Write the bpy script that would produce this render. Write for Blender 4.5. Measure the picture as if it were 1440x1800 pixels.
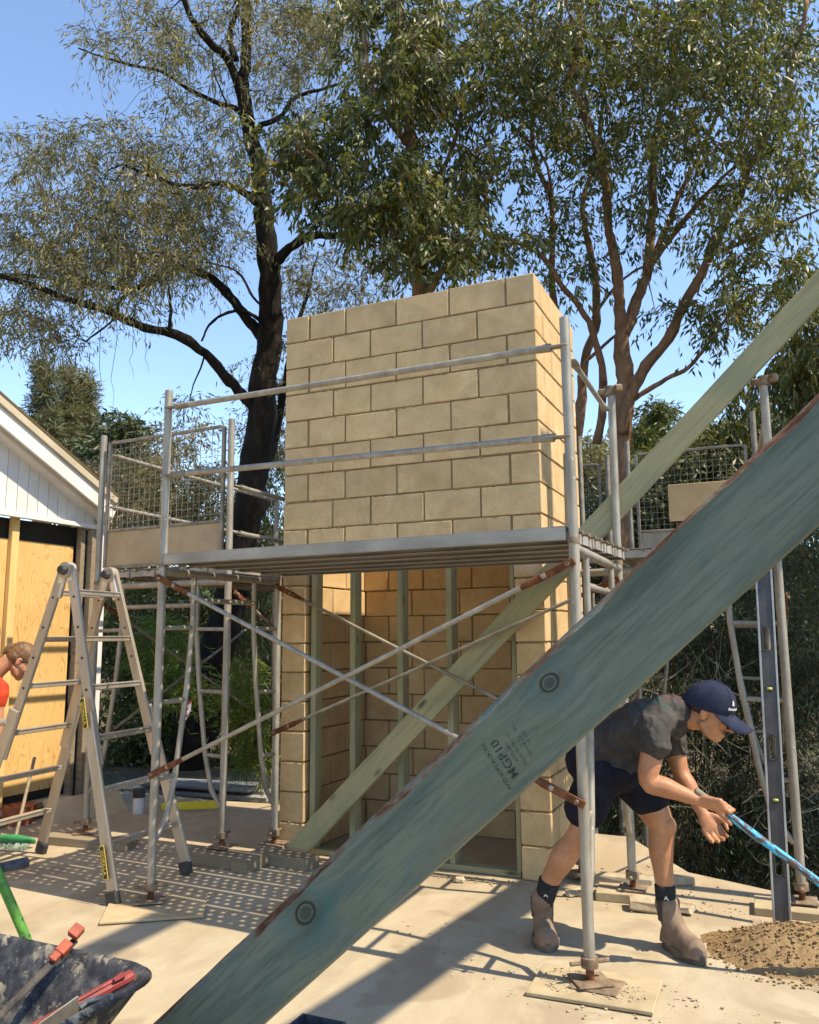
import bpy, bmesh, math, random
import numpy as np
from mathutils import Vector, Matrix, noise as mnoise

for o in list(bpy.data.objects):
    bpy.data.objects.remove(o)
SC = bpy.context.scene
COL = SC.collection
rad = math.radians
random.seed(7)
RNG = np.random.default_rng(11)

# ------------------------------------------------------------------ camera
CAM = np.array([3.2129, -4.98, 1.4453])
YAW, PIT, ROL, FOC = -0.41924, 0.15, -0.0079, 1441.8
_fw = np.array([math.sin(YAW)*math.cos(PIT), math.cos(YAW)*math.cos(PIT), math.sin(PIT)])
_r = np.cross(_fw, [0, 0, 1]); _r /= np.linalg.norm(_r)
_u = np.cross(_r, _fw)
_r2 = math.cos(ROL)*_r + math.sin(ROL)*_u
_u2 = -math.sin(ROL)*_r + math.cos(ROL)*_u
cd = bpy.data.cameras.new('camera'); cam = bpy.data.objects.new('camera', cd); COL.objects.link(cam)
cd.sensor_fit = 'HORIZONTAL'; cd.sensor_width = 36.0; cd.lens = 36.0*FOC/1440.0
cd.clip_start = 0.05; cd.clip_end = 3000
cam.matrix_world = Matrix(((_r2[0], _u2[0], -_fw[0], CAM[0]), (_r2[1], _u2[1], -_fw[1], CAM[1]),
                           (_r2[2], _u2[2], -_fw[2], CAM[2]), (0, 0, 0, 1)))
SC.camera = cam
SC.render.resolution_x = 819; SC.render.resolution_y = 1024

# ------------------------------------------------------------------ light
SUN_EL = rad(55)
SUN_DIR = Vector((math.cos(SUN_EL)*1.0, math.cos(SUN_EL)*-0.016, math.sin(SUN_EL))).normalized()
w = bpy.data.worlds.new('World'); SC.world = w; w.use_nodes = True
nt = w.node_tree; nt.nodes.clear()
sky = nt.nodes.new('ShaderNodeTexSky'); sky.sky_type = 'NISHITA'; sky.sun_disc = False
sky.sun_elevation = SUN_EL; sky.sun_rotation = rad(91.7); sky.air_density = 0.92; sky.dust_density = 0.05; sky.ozone_density = 4.5
bg = nt.nodes.new('ShaderNodeBackground'); bg.inputs[1].default_value = 0.15
wo = nt.nodes.new('ShaderNodeOutputWorld')
nt.links.new(sky.outputs[0], bg.inputs[0]); nt.links.new(bg.outputs[0], wo.inputs[0])
sl = bpy.data.lights.new('sun', 'SUN'); sl.energy = 3.3; sl.angle = rad(0.53); sl.color = (1.0, 0.92, 0.78)
so = bpy.data.objects.new('sun', sl); COL.objects.link(so)
so.rotation_euler = SUN_DIR.to_track_quat('Z', 'Y').to_euler(); so.location = (8, -2, 12)
SC.view_settings.view_transform = 'Standard'; SC.view_settings.look = 'None'
SC.view_settings.exposure = 1.28; SC.view_settings.gamma = 1.0
SC.view_settings.use_curve_mapping = False
SC.view_settings.use_white_balance = True          # camera set for the warm afternoon
SC.view_settings.white_balance_temperature = 7300; SC.view_settings.white_balance_tint = 10

# ------------------------------------------------------------------ geometry helpers
def ray(x, y):
    return _fw + (x-720)/FOC*_r2 - (y-900)/FOC*_u2
def at(x, y, d):
    return CAM + ray(x, y)*d
def onplane(x, y, ax, v):
    d = ray(x, y); return CAM + d*((v-CAM[ax])/d[ax])
def G(x, y, z=0.0):
    return onplane(x, y, 2, z)
def PY(x, y, Y):
    return onplane(x, y, 1, Y)

class MB:
    def __init__(s): s.v = []; s.f = []; s.mi = []; s.n = 0
    def add(s, vs, fs, mi=0):
        k = s.n; vs = [tuple(map(float, p)) for p in vs]
        s.v += vs; s.n += len(vs)
        s.f += [tuple(i+k for i in f) for f in fs]; s.mi += [mi]*len(fs)
    def box(s, c, d, m=None, mi=0):
        x, y, z = d[0]/2, d[1]/2, d[2]/2
        vs = [Vector((a*x, b*y, e*z)) for e in (-1, 1) for b in (-1, 1) for a in (-1, 1)]
        if m is not None: vs = [m @ v for v in vs]
        c = Vector(c); vs = [v+c for v in vs]
        s.add(vs, [(0, 2, 3, 1), (4, 5, 7, 6), (0, 1, 5, 4), (2, 6, 7, 3), (0, 4, 6, 2), (1, 3, 7, 5)], mi)
    def cbox(s, c, d, b=0.004, m=None, mi=0):
        "chamfered box"
        hx, hy, hz = d[0]/2, d[1]/2, d[2]/2; b = min(b, hx*.9, hy*.9, hz*.9)
        idx = {}; vs = []
        for a in (-1, 1):
            for e in (-1, 1):
                for g in (-1, 1):
                    for k in range(3):
                        p = [a*hx, e*hy, g*hz]; S = (a, e, g)
                        for q in range(3):
                            if q != k: p[q] -= S[q]*b
                        idx[(a, e, g, k)] = len(vs); vs.append(Vector(p))
        fs = []
        for k in range(3):
            i, j = (k+1) % 3, (k+2) % 3
            for sg in (-1, 1):
                q = []
                for (p1, p2) in ((-1, -1), (1, -1), (1, 1), (-1, 1)):
                    S = [0, 0, 0]; S[k] = sg; S[i] = p1; S[j] = p2; q.append(idx[(*S, k)])
                fs.append(tuple(q if sg > 0 else q[::-1]))
        for k in range(3):
            i, j = (k+1) % 3, (k+2) % 3
            for p1 in (-1, 1):
                for p2 in (-1, 1):
                    A = [0, 0, 0]; A[i] = p1; A[j] = p2; B = A[:]; A[k] = -1; B[k] = 1
                    q = [idx[(*A, i)], idx[(*B, i)], idx[(*B, j)], idx[(*A, j)]]
                    fs.append(tuple(q if p1*p2 < 0 else q[::-1]))
        for a in (-1, 1):
            for e in (-1, 1):
                for g in (-1, 1):
                    q = [idx[(a, e, g, k)] for k in range(3)]
                    fs.append(tuple(q if a*e*g > 0 else q[::-1]))
        if m is not None: vs = [m @ v for v in vs]
        c = Vector(c); s.add([v+c for v in vs], fs, mi)
    def tube(s, pts, r, n=10, caps=True, mi=0, hollow=False):
        pts = [Vector(p) for p in pts]; m = len(pts)
        rr = r if isinstance(r, (list, tuple, np.ndarray)) else [r]*m
        T = []
        for i in range(m):
            t = pts[min(i+1, m-1)] - pts[max(i-1, 0)]
            T.append(t.normalized() if t.length > 1e-9 else Vector((0, 0, 1)))
        a = T[0].orthogonal().normalized(); vs = []
        for i in range(m):
            a = (a - T[i]*a.dot(T[i]))
            a = a.normalized() if a.length > 1e-6 else T[i].orthogonal().normalized()
            b = T[i].cross(a)
            for k in range(n):
                th = 2*math.pi*k/n
                vs.append(pts[i] + (a*math.cos(th) + b*math.sin(th))*rr[i])
        fs = [(i*n+k, i*n+(k+1) % n, (i+1)*n+(k+1) % n, (i+1)*n+k) for i in range(m-1) for k in range(n)]
        if caps: fs += [tuple(range(n))[::-1], tuple(range((m-1)*n, m*n))]
        s.add(vs, fs, mi)
    def loft(s, rings, caps=True, mi=0):
        n = len(rings[0]); vs = [p for r in rings for p in r]; m = len(rings)
        fs = [(i*n+k, i*n+(k+1) % n, (i+1)*n+(k+1) % n, (i+1)*n+k) for i in range(m-1) for k in range(n)]
        if caps: fs += [tuple(range(n))[::-1], tuple(range((m-1)*n, m*n))]
        s.add(vs, fs, mi)
    def ell(s, c, r, m=None, nu=14, nv=9, mi=0):
        vs = []; c = Vector(c)
        for j in range(1, nv):
            ph = math.pi*j/nv
            for i in range(nu):
                th = 2*math.pi*i/nu
                vs.append(Vector((r[0]*math.sin(ph)*math.cos(th), r[1]*math.sin(ph)*math.sin(th), r[2]*math.cos(ph))))
        vs += [Vector((0, 0, r[2])), Vector((0, 0, -r[2]))]
        if m is not None: vs = [m @ v for v in vs]
        vs = [v+c for v in vs]; fs = []; k = (nv-1)*nu
        for j in range(nv-2):
            for i in range(nu): fs.append((j*nu+i, (j+1)*nu+i, (j+1)*nu+(i+1) % nu, j*nu+(i+1) % nu))
        for i in range(nu):
            fs.append((k, i, (i+1) % nu)); fs.append((k+1, (nv-2)*nu+(i+1) % nu, (nv-2)*nu+i))
        s.add(vs, fs, mi)
    def limb(s, pts, rads, n=14, sub=4, mi=0, side=None):
        "organic limb with round ends; rads numbers or (side, normal) pairs"
        pts = [Vector(p) for p in pts]
        R = [(q, q) if not isinstance(q, (tuple, list)) else q for q in rads]
        P2 = []; R2 = []
        for i in range(len(pts)-1):
            p0 = pts[max(i-1, 0)]; p1 = pts[i]; p2 = pts[i+1]; p3 = pts[min(i+2, len(pts)-1)]
            for k in range(sub):
                t = k/sub
                P2.append(0.5*((2*p1) + (p2-p0)*t + (2*p0-5*p1+4*p2-p3)*t*t + (3*p1-p0-3*p2+p3)*t**3))
                e = t*t*(3-2*t); R2.append((R[i][0]*(1-e)+R[i+1][0]*e, R[i][1]*(1-e)+R[i+1][1]*e))
        P2.append(pts[-1]); R2.append(R[-1])
        d0 = (P2[0]-P2[1]).normalized(); d1 = (P2[-1]-P2[-2]).normalized()
        m0 = min(R2[0]); m1 = min(R2[-1])
        pre = [(P2[0]+d0*m0*q, (R2[0][0]*f, R2[0][1]*f)) for q, f in ((.97, .24), (.75, .66), (.4, .92))]
        post = [(P2[-1]+d1*m1*q, (R2[-1][0]*f, R2[-1][1]*f)) for q, f in ((.4, .92), (.75, .66), (.97, .24))]
        allp = pre + list(zip(P2, R2)) + post
        ref = Vector(side) if side is not None else None
        rings = []; prev = None
        for i, (p, r) in enumerate(allp):
            t = (allp[min(i+1, len(allp)-1)][0]-allp[max(i-1, 0)][0]).normalized()
            if ref is not None: a = ref - t*ref.dot(t)
            elif prev is not None: a = prev - t*prev.dot(t)
            else: a = t.orthogonal()
            if a.length < 1e-5: a = t.orthogonal()
            a.normalize(); prev = a; b = t.cross(a)
            rings.append([p + a*math.cos(2*math.pi*k/n)*r[0] + b*math.sin(2*math.pi*k/n)*r[1] for k in range(n)])
        s.loft(rings, True, mi)
    def mesh(s, name):
        me = bpy.data.meshes.new(name); me.from_pydata(s.v, [], s.f); return me
    def build(s, name, mats, parent=None, smooth=False, loc=None, world=True):
        me = s.mesh(name)
        for m in (mats if isinstance(mats, (list, tuple)) else [mats]): me.materials.append(m)
        if len(set(s.mi)) > 1: me.polygons.foreach_set('material_index', s.mi)
        if smooth:
            me.polygons.foreach_set('use_smooth', [True]*len(me.polygons))
            if smooth != 'all': smooth_angle(me, smooth if smooth is not True else 40)
        o = bpy.data.objects.new(name, me); COL.objects.link(o)
        if parent is not None: put(o, parent)
        return o

def smooth_angle(me, deg):
    bm = bmesh.new(); bm.from_mesh(me); a = rad(deg)
    for e in bm.edges:
        if len(e.link_faces) != 2 or e.calc_face_angle(0) > a: e.smooth = False
    bm.to_mesh(me); bm.free()

def world_of(o):
    M = o.matrix_basis.copy()
    if o.parent is not None: M = world_of(o.parent) @ o.matrix_parent_inverse @ M
    return M
def put(o, parent):
    "parent keeping world coordinates"
    o.parent = parent; o.matrix_parent_inverse = world_of(parent).inverted()

def tag(o, label=None, cat=None, group=None, kind=None):
    if label: o['label'] = label
    if cat: o['category'] = cat
    if group: o['group'] = group
    if kind: o['kind'] = kind
    return o
def thing(name, label, cat, loc=(0, 0, 0), group=None):
    o = bpy.data.objects.new(name, None); COL.objects.link(o); o.empty_display_size = .1
    o.location = Vector(loc); tag(o, label, cat, group); return o
def one(mb, name, m, parent, smooth=False):
    return mb.build(name, m, parent, smooth)
def frame_matrix(xa, ya):
    x = Vector(xa).normalized(); y = Vector(ya); y = (y - x*y.dot(x)).normalized(); z = x.cross(y)
    return Matrix((x, y, z)).transposed()
def local_obj(mb, name, m, parent, loc, rot3, smooth=False):
    "mesh built in its own axes (grain follows the piece), then placed"
    o = mb.build(name, m, None, smooth)
    o.matrix_basis = Matrix.Translation(Vector(loc)) @ rot3.to_4x4()
    if parent is not None: put(o, parent)
    return o

# ------------------------------------------------------------------ materials
class Mat:
    def __init__(s, name, rough=.7, metal=0., spec=.5, base=(.5, .5, .5)):
        s.m = bpy.data.materials.new(name); s.m.use_nodes = True; s.t = s.m.node_tree
        s.b = s.t.nodes['Principled BSDF']
        s.b.inputs['Roughness'].default_value = rough; s.b.inputs['Metallic'].default_value = metal
        s.b.inputs['Specular IOR Level'].default_value = spec
        s.b.inputs['Base Color'].default_value = (*base, 1)
        s.tc = s.t.nodes.new('ShaderNodeTexCoord'); s._rnd = None
    def n(s, ty, **k):
        q = s.t.nodes.new(ty)
        for a, b in k.items(): setattr(q, a, b)
        return q
    def ln(s, a, b): s.t.links.new(a, b)
    def rnd(s):
        if s._rnd is None: s._rnd = s.n('ShaderNodeObjectInfo').outputs['Random']
        return s._rnd
    def co(s, scale=(1, 1, 1), offset=True, kind='Object', rot=(0, 0, 0)):
        mp = s.n('ShaderNodeMapping'); mp.inputs['Scale'].default_value = scale; mp.inputs['Rotation'].default_value = rot
        s.ln(s.tc.outputs[kind], mp.inputs['Vector'])
        if not offset: return mp.outputs[0]
        c = s.n('ShaderNodeVectorMath', operation='MULTIPLY_ADD')
        cb = s.n('ShaderNodeCombineXYZ')
        for i in range(3): s.ln(s.rnd(), cb.inputs[i])
        s.ln(cb.outputs[0], c.inputs[0]); c.inputs[1].default_value = (37, 53, 71); s.ln(mp.outputs[0], c.inputs[2])
        return c.outputs[0]
    def noise(s, vec, scale=5, detail=4, rough=.55, dist=0.):
        q = s.n('ShaderNodeTexNoise'); q.inputs['Scale'].default_value = scale; q.inputs['Detail'].default_value = detail
        q.inputs['Roughness'].default_value = rough; q.inputs['Distortion'].default_value = dist
        s.ln(vec, q.inputs['Vector']); return q.outputs['Fac']
    def vor(s, vec, scale=5, feature='F1', out='Distance', rnd=1.):
        q = s.n('ShaderNodeTexVoronoi', feature=feature); q.inputs['Scale'].default_value = scale
        q.inputs['Randomness'].default_value = rnd
        s.ln(vec, q.inputs['Vector']); return q.outputs[out]
    def ramp(s, fac, stops, interp='LINEAR'):
        q = s.n('ShaderNodeValToRGB'); cr = q.color_ramp; cr.interpolation = interp
        while len(cr.elements) < len(stops): cr.elements.new(.5)
        for e, (p, c) in zip(cr.elements, stops):
            e.position = p; e.color = (*c, 1) if isinstance(c, tuple) else (c, c, c, 1)
        s.ln(fac, q.inputs[0]); return q.outputs[0]
    def mix(s, fac, a, b, mode='MIX'):
        q = s.n('ShaderNodeMix', data_type='RGBA', blend_type=mode)
        for i, v in ((0, fac), (6, a), (7, b)):
            if hasattr(v, 'links'): s.ln(v, q.inputs[i])
            elif i == 0: q.inputs[0].default_value = v
            else: q.inputs[i].default_value = (*v, 1) if isinstance(v, tuple) else (v, v, v, 1)
        return q.outputs[2]
    def math(s, op, a, b=0., clamp=False):
        q = s.n('ShaderNodeMath', operation=op); q.use_clamp = clamp
        for i, v in ((0, a), (1, b)):
            if hasattr(v, 'links'): s.ln(v, q.inputs[i])
            else: q.inputs[i].default_value = v
        return q.outputs[0]
    def col(s, c): s.ln(c, s.b.inputs['Base Color']); return s
    def rough(s, c): s.ln(c, s.b.inputs['Roughness']); return s
    def bump(s, h, strength=.4, dist=.01):
        q = s.n('ShaderNodeBump'); q.inputs['Strength'].default_value = strength; q.inputs['Distance'].default_value = dist
        s.ln(h, q.inputs['Height'])
        if s.b.inputs['Normal'].links: s.ln(s.b.inputs['Normal'].links[0].from_socket, q.inputs['Normal'])
        s.ln(q.outputs[0], s.b.inputs['Normal']); return s
    def tint(s, colr, amt=.15):
        "per-object brightness variation"
        f = s.math('MULTIPLY_ADD', s.rnd(), amt*2); s.t.nodes[-1].inputs[2].default_value = 1-amt
        cb = s.n('ShaderNodeCombineXYZ')
        for i in range(3): s.ln(f, cb.inputs[i])
        return s.mix(1., colr, cb.outputs[0], 'MULTIPLY')

def simple(name, c1, c2=None, rough=.6, metal=0., scale=8, bump=0., bscale=60, stretch=(1, 1, 1), spec=.5, tint=0., lo=.35, hi=.65):
    m = Mat(name, rough, metal, spec, c1)
    if c2:
        v = m.co(stretch); c = m.ramp(m.noise(v, scale, 5, .6), [(lo, c1), (hi, c2)])
        if tint: c = m.tint(c, tint)
        m.col(c)
    if bump: m.bump(m.noise(m.co(stretch), bscale, 4, .6), bump, .004)
    return m.m

# concrete slab: pale, trowelled, dusty with damp stains
m = Mat('slab_concrete', .85, spec=.3); v = m.co(offset=False)
c = m.ramp(m.noise(v, 1.1, 8, .62), [(.3, (.275, .22, .142)), (.5, (.36, .295, .196)), (.72, (.42, .355, .248))])
vs = m.co((1, .35, 1), offset=False, rot=(0, 0, .5))
c = m.mix(m.ramp(m.noise(vs, 3.2, 6, .6), [(.42, 0.), (.62, .5)]), c, (.44, .382, .28))
c = m.mix(m.ramp(m.noise(v, 2.3, 3, .5, .6), [(.55, 0.), (.63, .6)]), c, (.25, .19, .125))
c = m.mix(m.ramp(m.noise(m.co((1.3, .5, 1), offset=False, rot=(0, 0, -.35)), 5.5, 8, .72, .4), [(.5, 0.), (.7, .55)]), c, (.30, .235, .155))
c = m.mix(m.ramp(m.vor(v, 2.1), [(.07, .5), (.11, 0.)]), c, (.22, .165, .11))
c = m.mix(m.ramp(m.noise(v, 150, 3, .8), [(.60, 0.), (.68, .6)]), c, (.22, .17, .115))
c = m.mix(m.ramp(m.noise(v, 40, 4, .7), [(.54, 0.), (.72, .5)]), c, (.30, .245, .165))
dv = m.n('ShaderNodeSeparateXYZ'); m.ln(m.tc.outputs['Object'], dv.inputs[0])
dirt = m.math('MULTIPLY', m.ramp(m.math('MULTIPLY_ADD', dv.outputs[1], .45), [(.30, 0.), (.62, 1.)]), m.ramp(m.noise(v, 4, 7, .7), [(.38, 0.), (.6, .8)]))
m.t.nodes[-1]
c = m.mix(dirt, c, (.34, .255, .16)); m.col(c)
m.bump(m.noise(v, 90, 5, .7), .25, .003).bump(m.noise(v, 9, 4), .2, .01)
M_SLAB = m.m
# bush ground: soil, litter
m = Mat('bush_soil', .95, spec=.2); v = m.co(offset=False)
c = m.ramp(m.noise(v, .8, 8, .7), [(.3, (.045, .035, .022)), (.5, (.10, .075, .045)), (.7, (.17, .13, .08))])
c = m.mix(m.ramp(m.noise(v, 14, 6, .7), [(.5, 0.), (.62, .8)]), c, (.26, .19, .11))
c = m.mix(m.ramp(m.noise(v, .35, 4), [(.45, 0.), (.6, .7)]), c, (.06, .085, .03)); m.col(c)
m.bump(m.noise(v, 25, 6, .7), .8, .04); M_SOIL = m.m
# limestone coloured masonry block
m = Mat('masonry_block', .92, spec=.2); v = m.co()
c = m.ramp(m.noise(v, 7, 6, .65), [(.32, (.495, .335, .168)), (.55, (.59, .412, .218)), (.75, (.645, .468, .265))])
c = m.mix(m.ramp(m.noise(v, 160, 3, .7), [(.4, .0), (.7, .55)]), c, (.33, .225, .115))
c = m.mix(m.ramp(m.noise(m.co((1, 1, .25)), 9, 5, .6), [(.6, 0.), (.76, .2)]), c, (.40, .30, .18))
c = m.mix(m.ramp(m.noise(m.co((1, 1, 1)), 3.2, 6, .7, .4), [(.55, 0.), (.68, .5)]), c, (.64, .49, .29))
c = m.tint(c, .07); m.col(c)
m.bump(m.noise(v, 220, 4, .75), .55, .004).bump(m.noise(v, 22, 5, .6), .3, .006); M_BLOCK = m.m
m = Mat('raked_mortar', .95, spec=.1); v = m.co(offset=False)
m.col(m.ramp(m.noise(v, 30, 6, .7), [(.3, (.15, .10, .05)), (.65, (.26, .185, .095))])).bump(m.noise(v, 120, 4), .7, .006); M_MORTAR = m.m
# galvanised tube
m = Mat('galvanised_steel', .5, .4, .5); v = m.co((1, 1, .3))
c = m.ramp(m.noise(v, 14, 7, .7), [(.3, (.20, .18, .145)), (.5, (.30, .27, .22)), (.72, (.42, .385, .32))])
c = m.mix(m.ramp(m.noise(m.co((1, 1, .6)), 5, 6, .7), [(.55, 0.), (.68, .65)]), c, (.30, .24, .17))
c = m.mix(m.ramp(m.noise(m.co((1, 1, 1)), 38, 4, .7), [(.66, 0.), (.72, .8)]), c, (.62, .58, .5)); m.col(c)
m.rough(m.ramp(m.noise(v, 9, 4), [(.3, .38), (.7, .66)])).bump(m.noise(v, 60, 4), .15, .002); M_GALV = m.m
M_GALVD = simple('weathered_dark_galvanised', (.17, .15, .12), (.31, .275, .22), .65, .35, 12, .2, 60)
m = Mat('rusty_steel', .8, .25, .3); v = m.co()
m.col(m.ramp(m.noise(v, 25, 6, .7), [(.3, (.06, .022, .010)), (.5, (.15, .050, .020)), (.7, (.24, .11, .055))])).bump(m.noise(v, 90, 5), .5, .003); M_RUST = m.m
M_RUSTB = simple('brown_scale_steel', (.13, .085, .05), (.29, .21, .14), .8, .2, 20, .4, 90)
M_ALU = simple('brushed_aluminium', (.33, .285, .225), (.46, .40, .325), .5, .55, 6, .1, 80, (1, 1, .15))
M_ALUB = simple('bright_aluminium', (.50, .47, .42), (.64, .61, .56), .38, .7, 9, .08, 80)
M_BLACK = simple('black_rubber', (.018, .018, .018), (.05, .047, .042), .75, 0, 14, .2)
M_DECK = simple('galvanised_plank', (.25, .23, .195), (.40, .37, .32), .65, .35, 7, .3, 40, (.4, 1, 1))
# timbers (grain along local x)
def timber(name, a, b, dark, knots=True, ring=14, green=None):
    m = Mat(name, .78, spec=.25); v = m.co((1, 1, 1))
    g = m.noise(m.co((.55, 9, 9)), 3.2, 7, .65, .5)
    c = m.ramp(g, [(.32, a), (.52, b), (.7, tuple(x*.82 for x in b))])
    c = m.mix(m.ramp(m.noise(m.co((.9, 40, 40)), 3.0, 4, .6), [(.5, 0.), (.75, .5)]), c, dark)
    if green: c = m.mix(m.ramp(m.noise(m.co((1.2, 3, 3)), 1.6, 5, .6), [(.45, 0.), (.68, .75)]), c, green)
    if knots:
        kv = m.vor(m.co((1.6, 4.5, 4.5)), 1.4)
        c = m.mix(m.ramp(kv, [(.05, .9), (.13, 0.)]), c, tuple(x*.45 for x in dark))
    c = m.tint(c, .1); m.col(c)
    m.bump(m.noise(m.co((.8, 40, 40)), 4, 4), .3, .003); return m.m
M_TREATED = timber('treated_pine_pale_green', (.25, .225, .125), (.34, .31, .175), (.15, .135, .075), True, 14, (.19, .215, .13))
M_PINE = timber('yellow_pine', (.52, .33, .12), (.62, .42, .17), (.38, .21, .07))
M_SOLE = timber('weathered_sole_timber', (.16, .125, .085), (.26, .21, .145), (.09, .07, .045), False)
M_GREYWOOD = timber('grey_weathered_board', (.17, .165, .155), (.30, .29, .27), (.1, .095, .09), False)
# plywood
m = Mat('plywood_sheet', .7, spec=.3); v = m.co((1, 1, 1))
fig = m.noise(m.co((2.6, 2.6, .55)), 2.0, 3, .5, 1.2)
wv = m.math('SINE', m.math('MULTIPLY', fig, 60.))
c = m.ramp(wv, [(.0, (.56, .345, .125)), (.55, (.63, .41, .16)), (1., (.44, .24, .075))])
c = m.mix(m.ramp(m.noise(m.co((30, 30, .8)), 3, 4), [(.5, 0.), (.8, .4)]), c, (.45, .27, .10))
c = m.mix(m.ramp(m.noise(v, 1.5, 4), [(.4, 0.), (.7, .4)]), c, (.66, .45, .19)); m.col(c)
m.bump(m.noise(m.co((40, 40, 1)), 4, 3), .15, .002); M_PLY = m.m
M_PLYD = simple('dusty_plywood', (.34, .25, .14), (.46, .35, .21), .9, 0, 5, .3, 40)
M_PLYP = simple('pale_plywood_pad', (.30, .235, .14), (.41, .33, .205), .85, 0, 7, .3, 60)
M_TAN = simple('tan_board_face', (.44, .29, .145), (.52, .36, .19), .8, 0, 5, .2, 40)
M_TOE = simple('toe_board_sheet', (.29, .21, .125), (.41, .31, .19), .75, .1, 4, .25, 30)
M_WHITE = simple('white_painted_board', (.56, .54, .51), (.64, .62, .59), .5, 0, 3, .08, 50)
M_CREAM = simple('cream_roof_edge', (.38, .32, .22), (.47, .41, .29), .6, 0, 3, .08, 50)
M_MAROON = simple('maroon_metal_trim', (.10, .028, .02), (.17, .055, .04), .55, 0, 8, .1)
M_DARK = simple('dark_void_shade', (.02, .017, .013), (.04, .034, .026), .95, 0, 3)  # shade of the unlit house interior, put into the colour

# ------------------------------------------------------------------ ground
def terrain_z(x, y):
    z = -.16
    e = y - (.55 - .42*(x-2.6)) if x > 2.0 else y - 1.5
    e = max(0., e)
    z -= .9*(1-math.exp(-(e*.9)**2)) if x > 1.2 else .25*(1-math.exp(-(e*.3)**2))
    d = math.hypot(x-1, y-2)
    z += max(0., d-16)*.11 if y > 0 else 0
    return min(z, 9.) + .10*mnoise.noise((x*.35, y*.35, 1.7))*min(1., max(0, e)/2)
xs = sorted(set([-1500, -700, -300, -150, -90, -60, -40, -30] + list(np.arange(-24, 24.1, .8)) + [30, 40, 60, 90, 150, 300, 700, 1500]))
ys = sorted(set([-1500, -600, -200, -80, -40, -20] + list(np.arange(-12, 36.1, .8)) + [45, 60, 90, 150, 300, 700, 1500]))
mb = MB(); nx = len(xs)
mb.add([(x, y, terrain_z(x, y)) for y in ys for x in xs],
       [(j*nx+i, j*nx+i+1, (j+1)*nx+i+1, (j+1)*nx+i) for j in range(len(ys)-1) for i in range(nx-1)])
tag(mb.build('ground', M_SOIL, None, 'all'), 'brown bush soil with leaf litter falling away behind the slab', None, None, 'structure')

poly = [(-3.4, -9), (9, -9), (9, -2.1), (5.0, -.45), (3.25, .27), (2.6, .55), (2.12, 1.32), (-.5, 1.42), (-1.5, 1.30), (-2.3, 1.34), (-3.4, 1.3)]
mb = MB(); n = len(poly)
mb.add([(x, y, 0) for x, y in poly] + [(x, y, -.45) for x, y in poly],
       [tuple(range(n))] + [(i, n+i, n+(i+1) % n, (i+1) % n) for i in range(n)])
tag(mb.build('concrete_slab', M_SLAB), 'pale dusty concrete slab the tower and scaffold stand on', None, None, 'structure')

# ------------------------------------------------------------------ block tower
TW, TD, NC = 1.9, 1.1, 19
tower = thing('block_tower', 'tall tan concrete block chimney tower with open front bay below the scaffold deck', 'tower', (TW/2, TD/2, 0))
_bm = {}
def block(cx, cy, cz, lx, ly):
    key = (round(lx, 3), round(ly, 3), random.randrange(5))
    if key not in _bm:
        q = MB(); q.cbox((0, 0, 0), (lx, ly, .1893), random.uniform(.003, .0055))
        q.v = [tuple(c_+random.uniform(-.0013, .0013) for c_ in v_) for v_ in q.v]
        me = q.mesh('block'); me.materials.append(M_BLOCK); _bm[key] = me
    o = bpy.data.objects.new('block', _bm[key]); COL.objects.link(o)
    j = .0015
    o.location = (cx+random.uniform(-j, j), cy+random.uniform(-j, j), cz+random.uniform(-j, j))
    o.rotation_euler = (random.uniform(-.002, .002), random.uniform(-.004, .004), random.uniform(-.003, .003))
    put(o, tower)
g = .0112; t = .19
def run(axis, start, cells, fixed, z):
    p = start
    for L in cells:
        if L < 0: p += -L; continue
        c = p + L/2
        if axis == 'x': block(c, fixed, z, L-g, t)
        else: block(fixed, c, z, t, L-g)
        p += L
for k in range(NC):
    z = .2*k + .1; T = (NC-1-k) % 2 == 0      # T: front shows a half block at each corner
    opened = k < 10
    if T:   # side blocks run through the corner
        run('y', -g/2, [.4, .4, .3+g], TW-t/2, z); run('y', -g/2, [.4, .4, .3+g], t/2, z)
        if not opened: run('x', .2, [.3, .4, .4, .4], t/2, z)
        run('x', .2, [.4, .4, .4, .3], TD-t/2, z)
    else:
        if not opened: run('x', -g/2, [.4+g/2, .3, .4, .4, .4+g/2], t/2, z)
        else: block(t/2, t/2, z, t, t); block(TW-t/2, t/2, z, t, t)
        run('y', .2, [.4, .3], TW-t/2, z); run('y', .2, [.4, .3], t/2, z)
        run('x', -g/2, [.4+g/2, .3, .4, .4, .4+g/2], TD-t/2, z)
mb = MB(); r = .007; H = .2*NC-.006
def slabbox(x0, x1, y0, y1, z0, z1): mb.box(((x0+x1)/2, (y0+y1)/2, (z0+z1)/2), (x1-x0, y1-y0, z1-z0))
slabbox(r, t-r, r, t-r, 0, 2.0); slabbox(TW-t+r, TW-r, r, t-r, 0, 2.0)
slabbox(r, TW-r, r, t-r, 2.004, H)
slabbox(r, t-r, t-r, TD-r, 0, H); slabbox(TW-t+r, TW-r, t-r, TD-r, 0, H); slabbox(t-r, TW-t+r, TD-t+r, TD-r, 0, H)
mb.build('mortar', M_MORTAR, tower)
mb = MB()                                         # dags of mortar squeezed out along the joints
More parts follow.
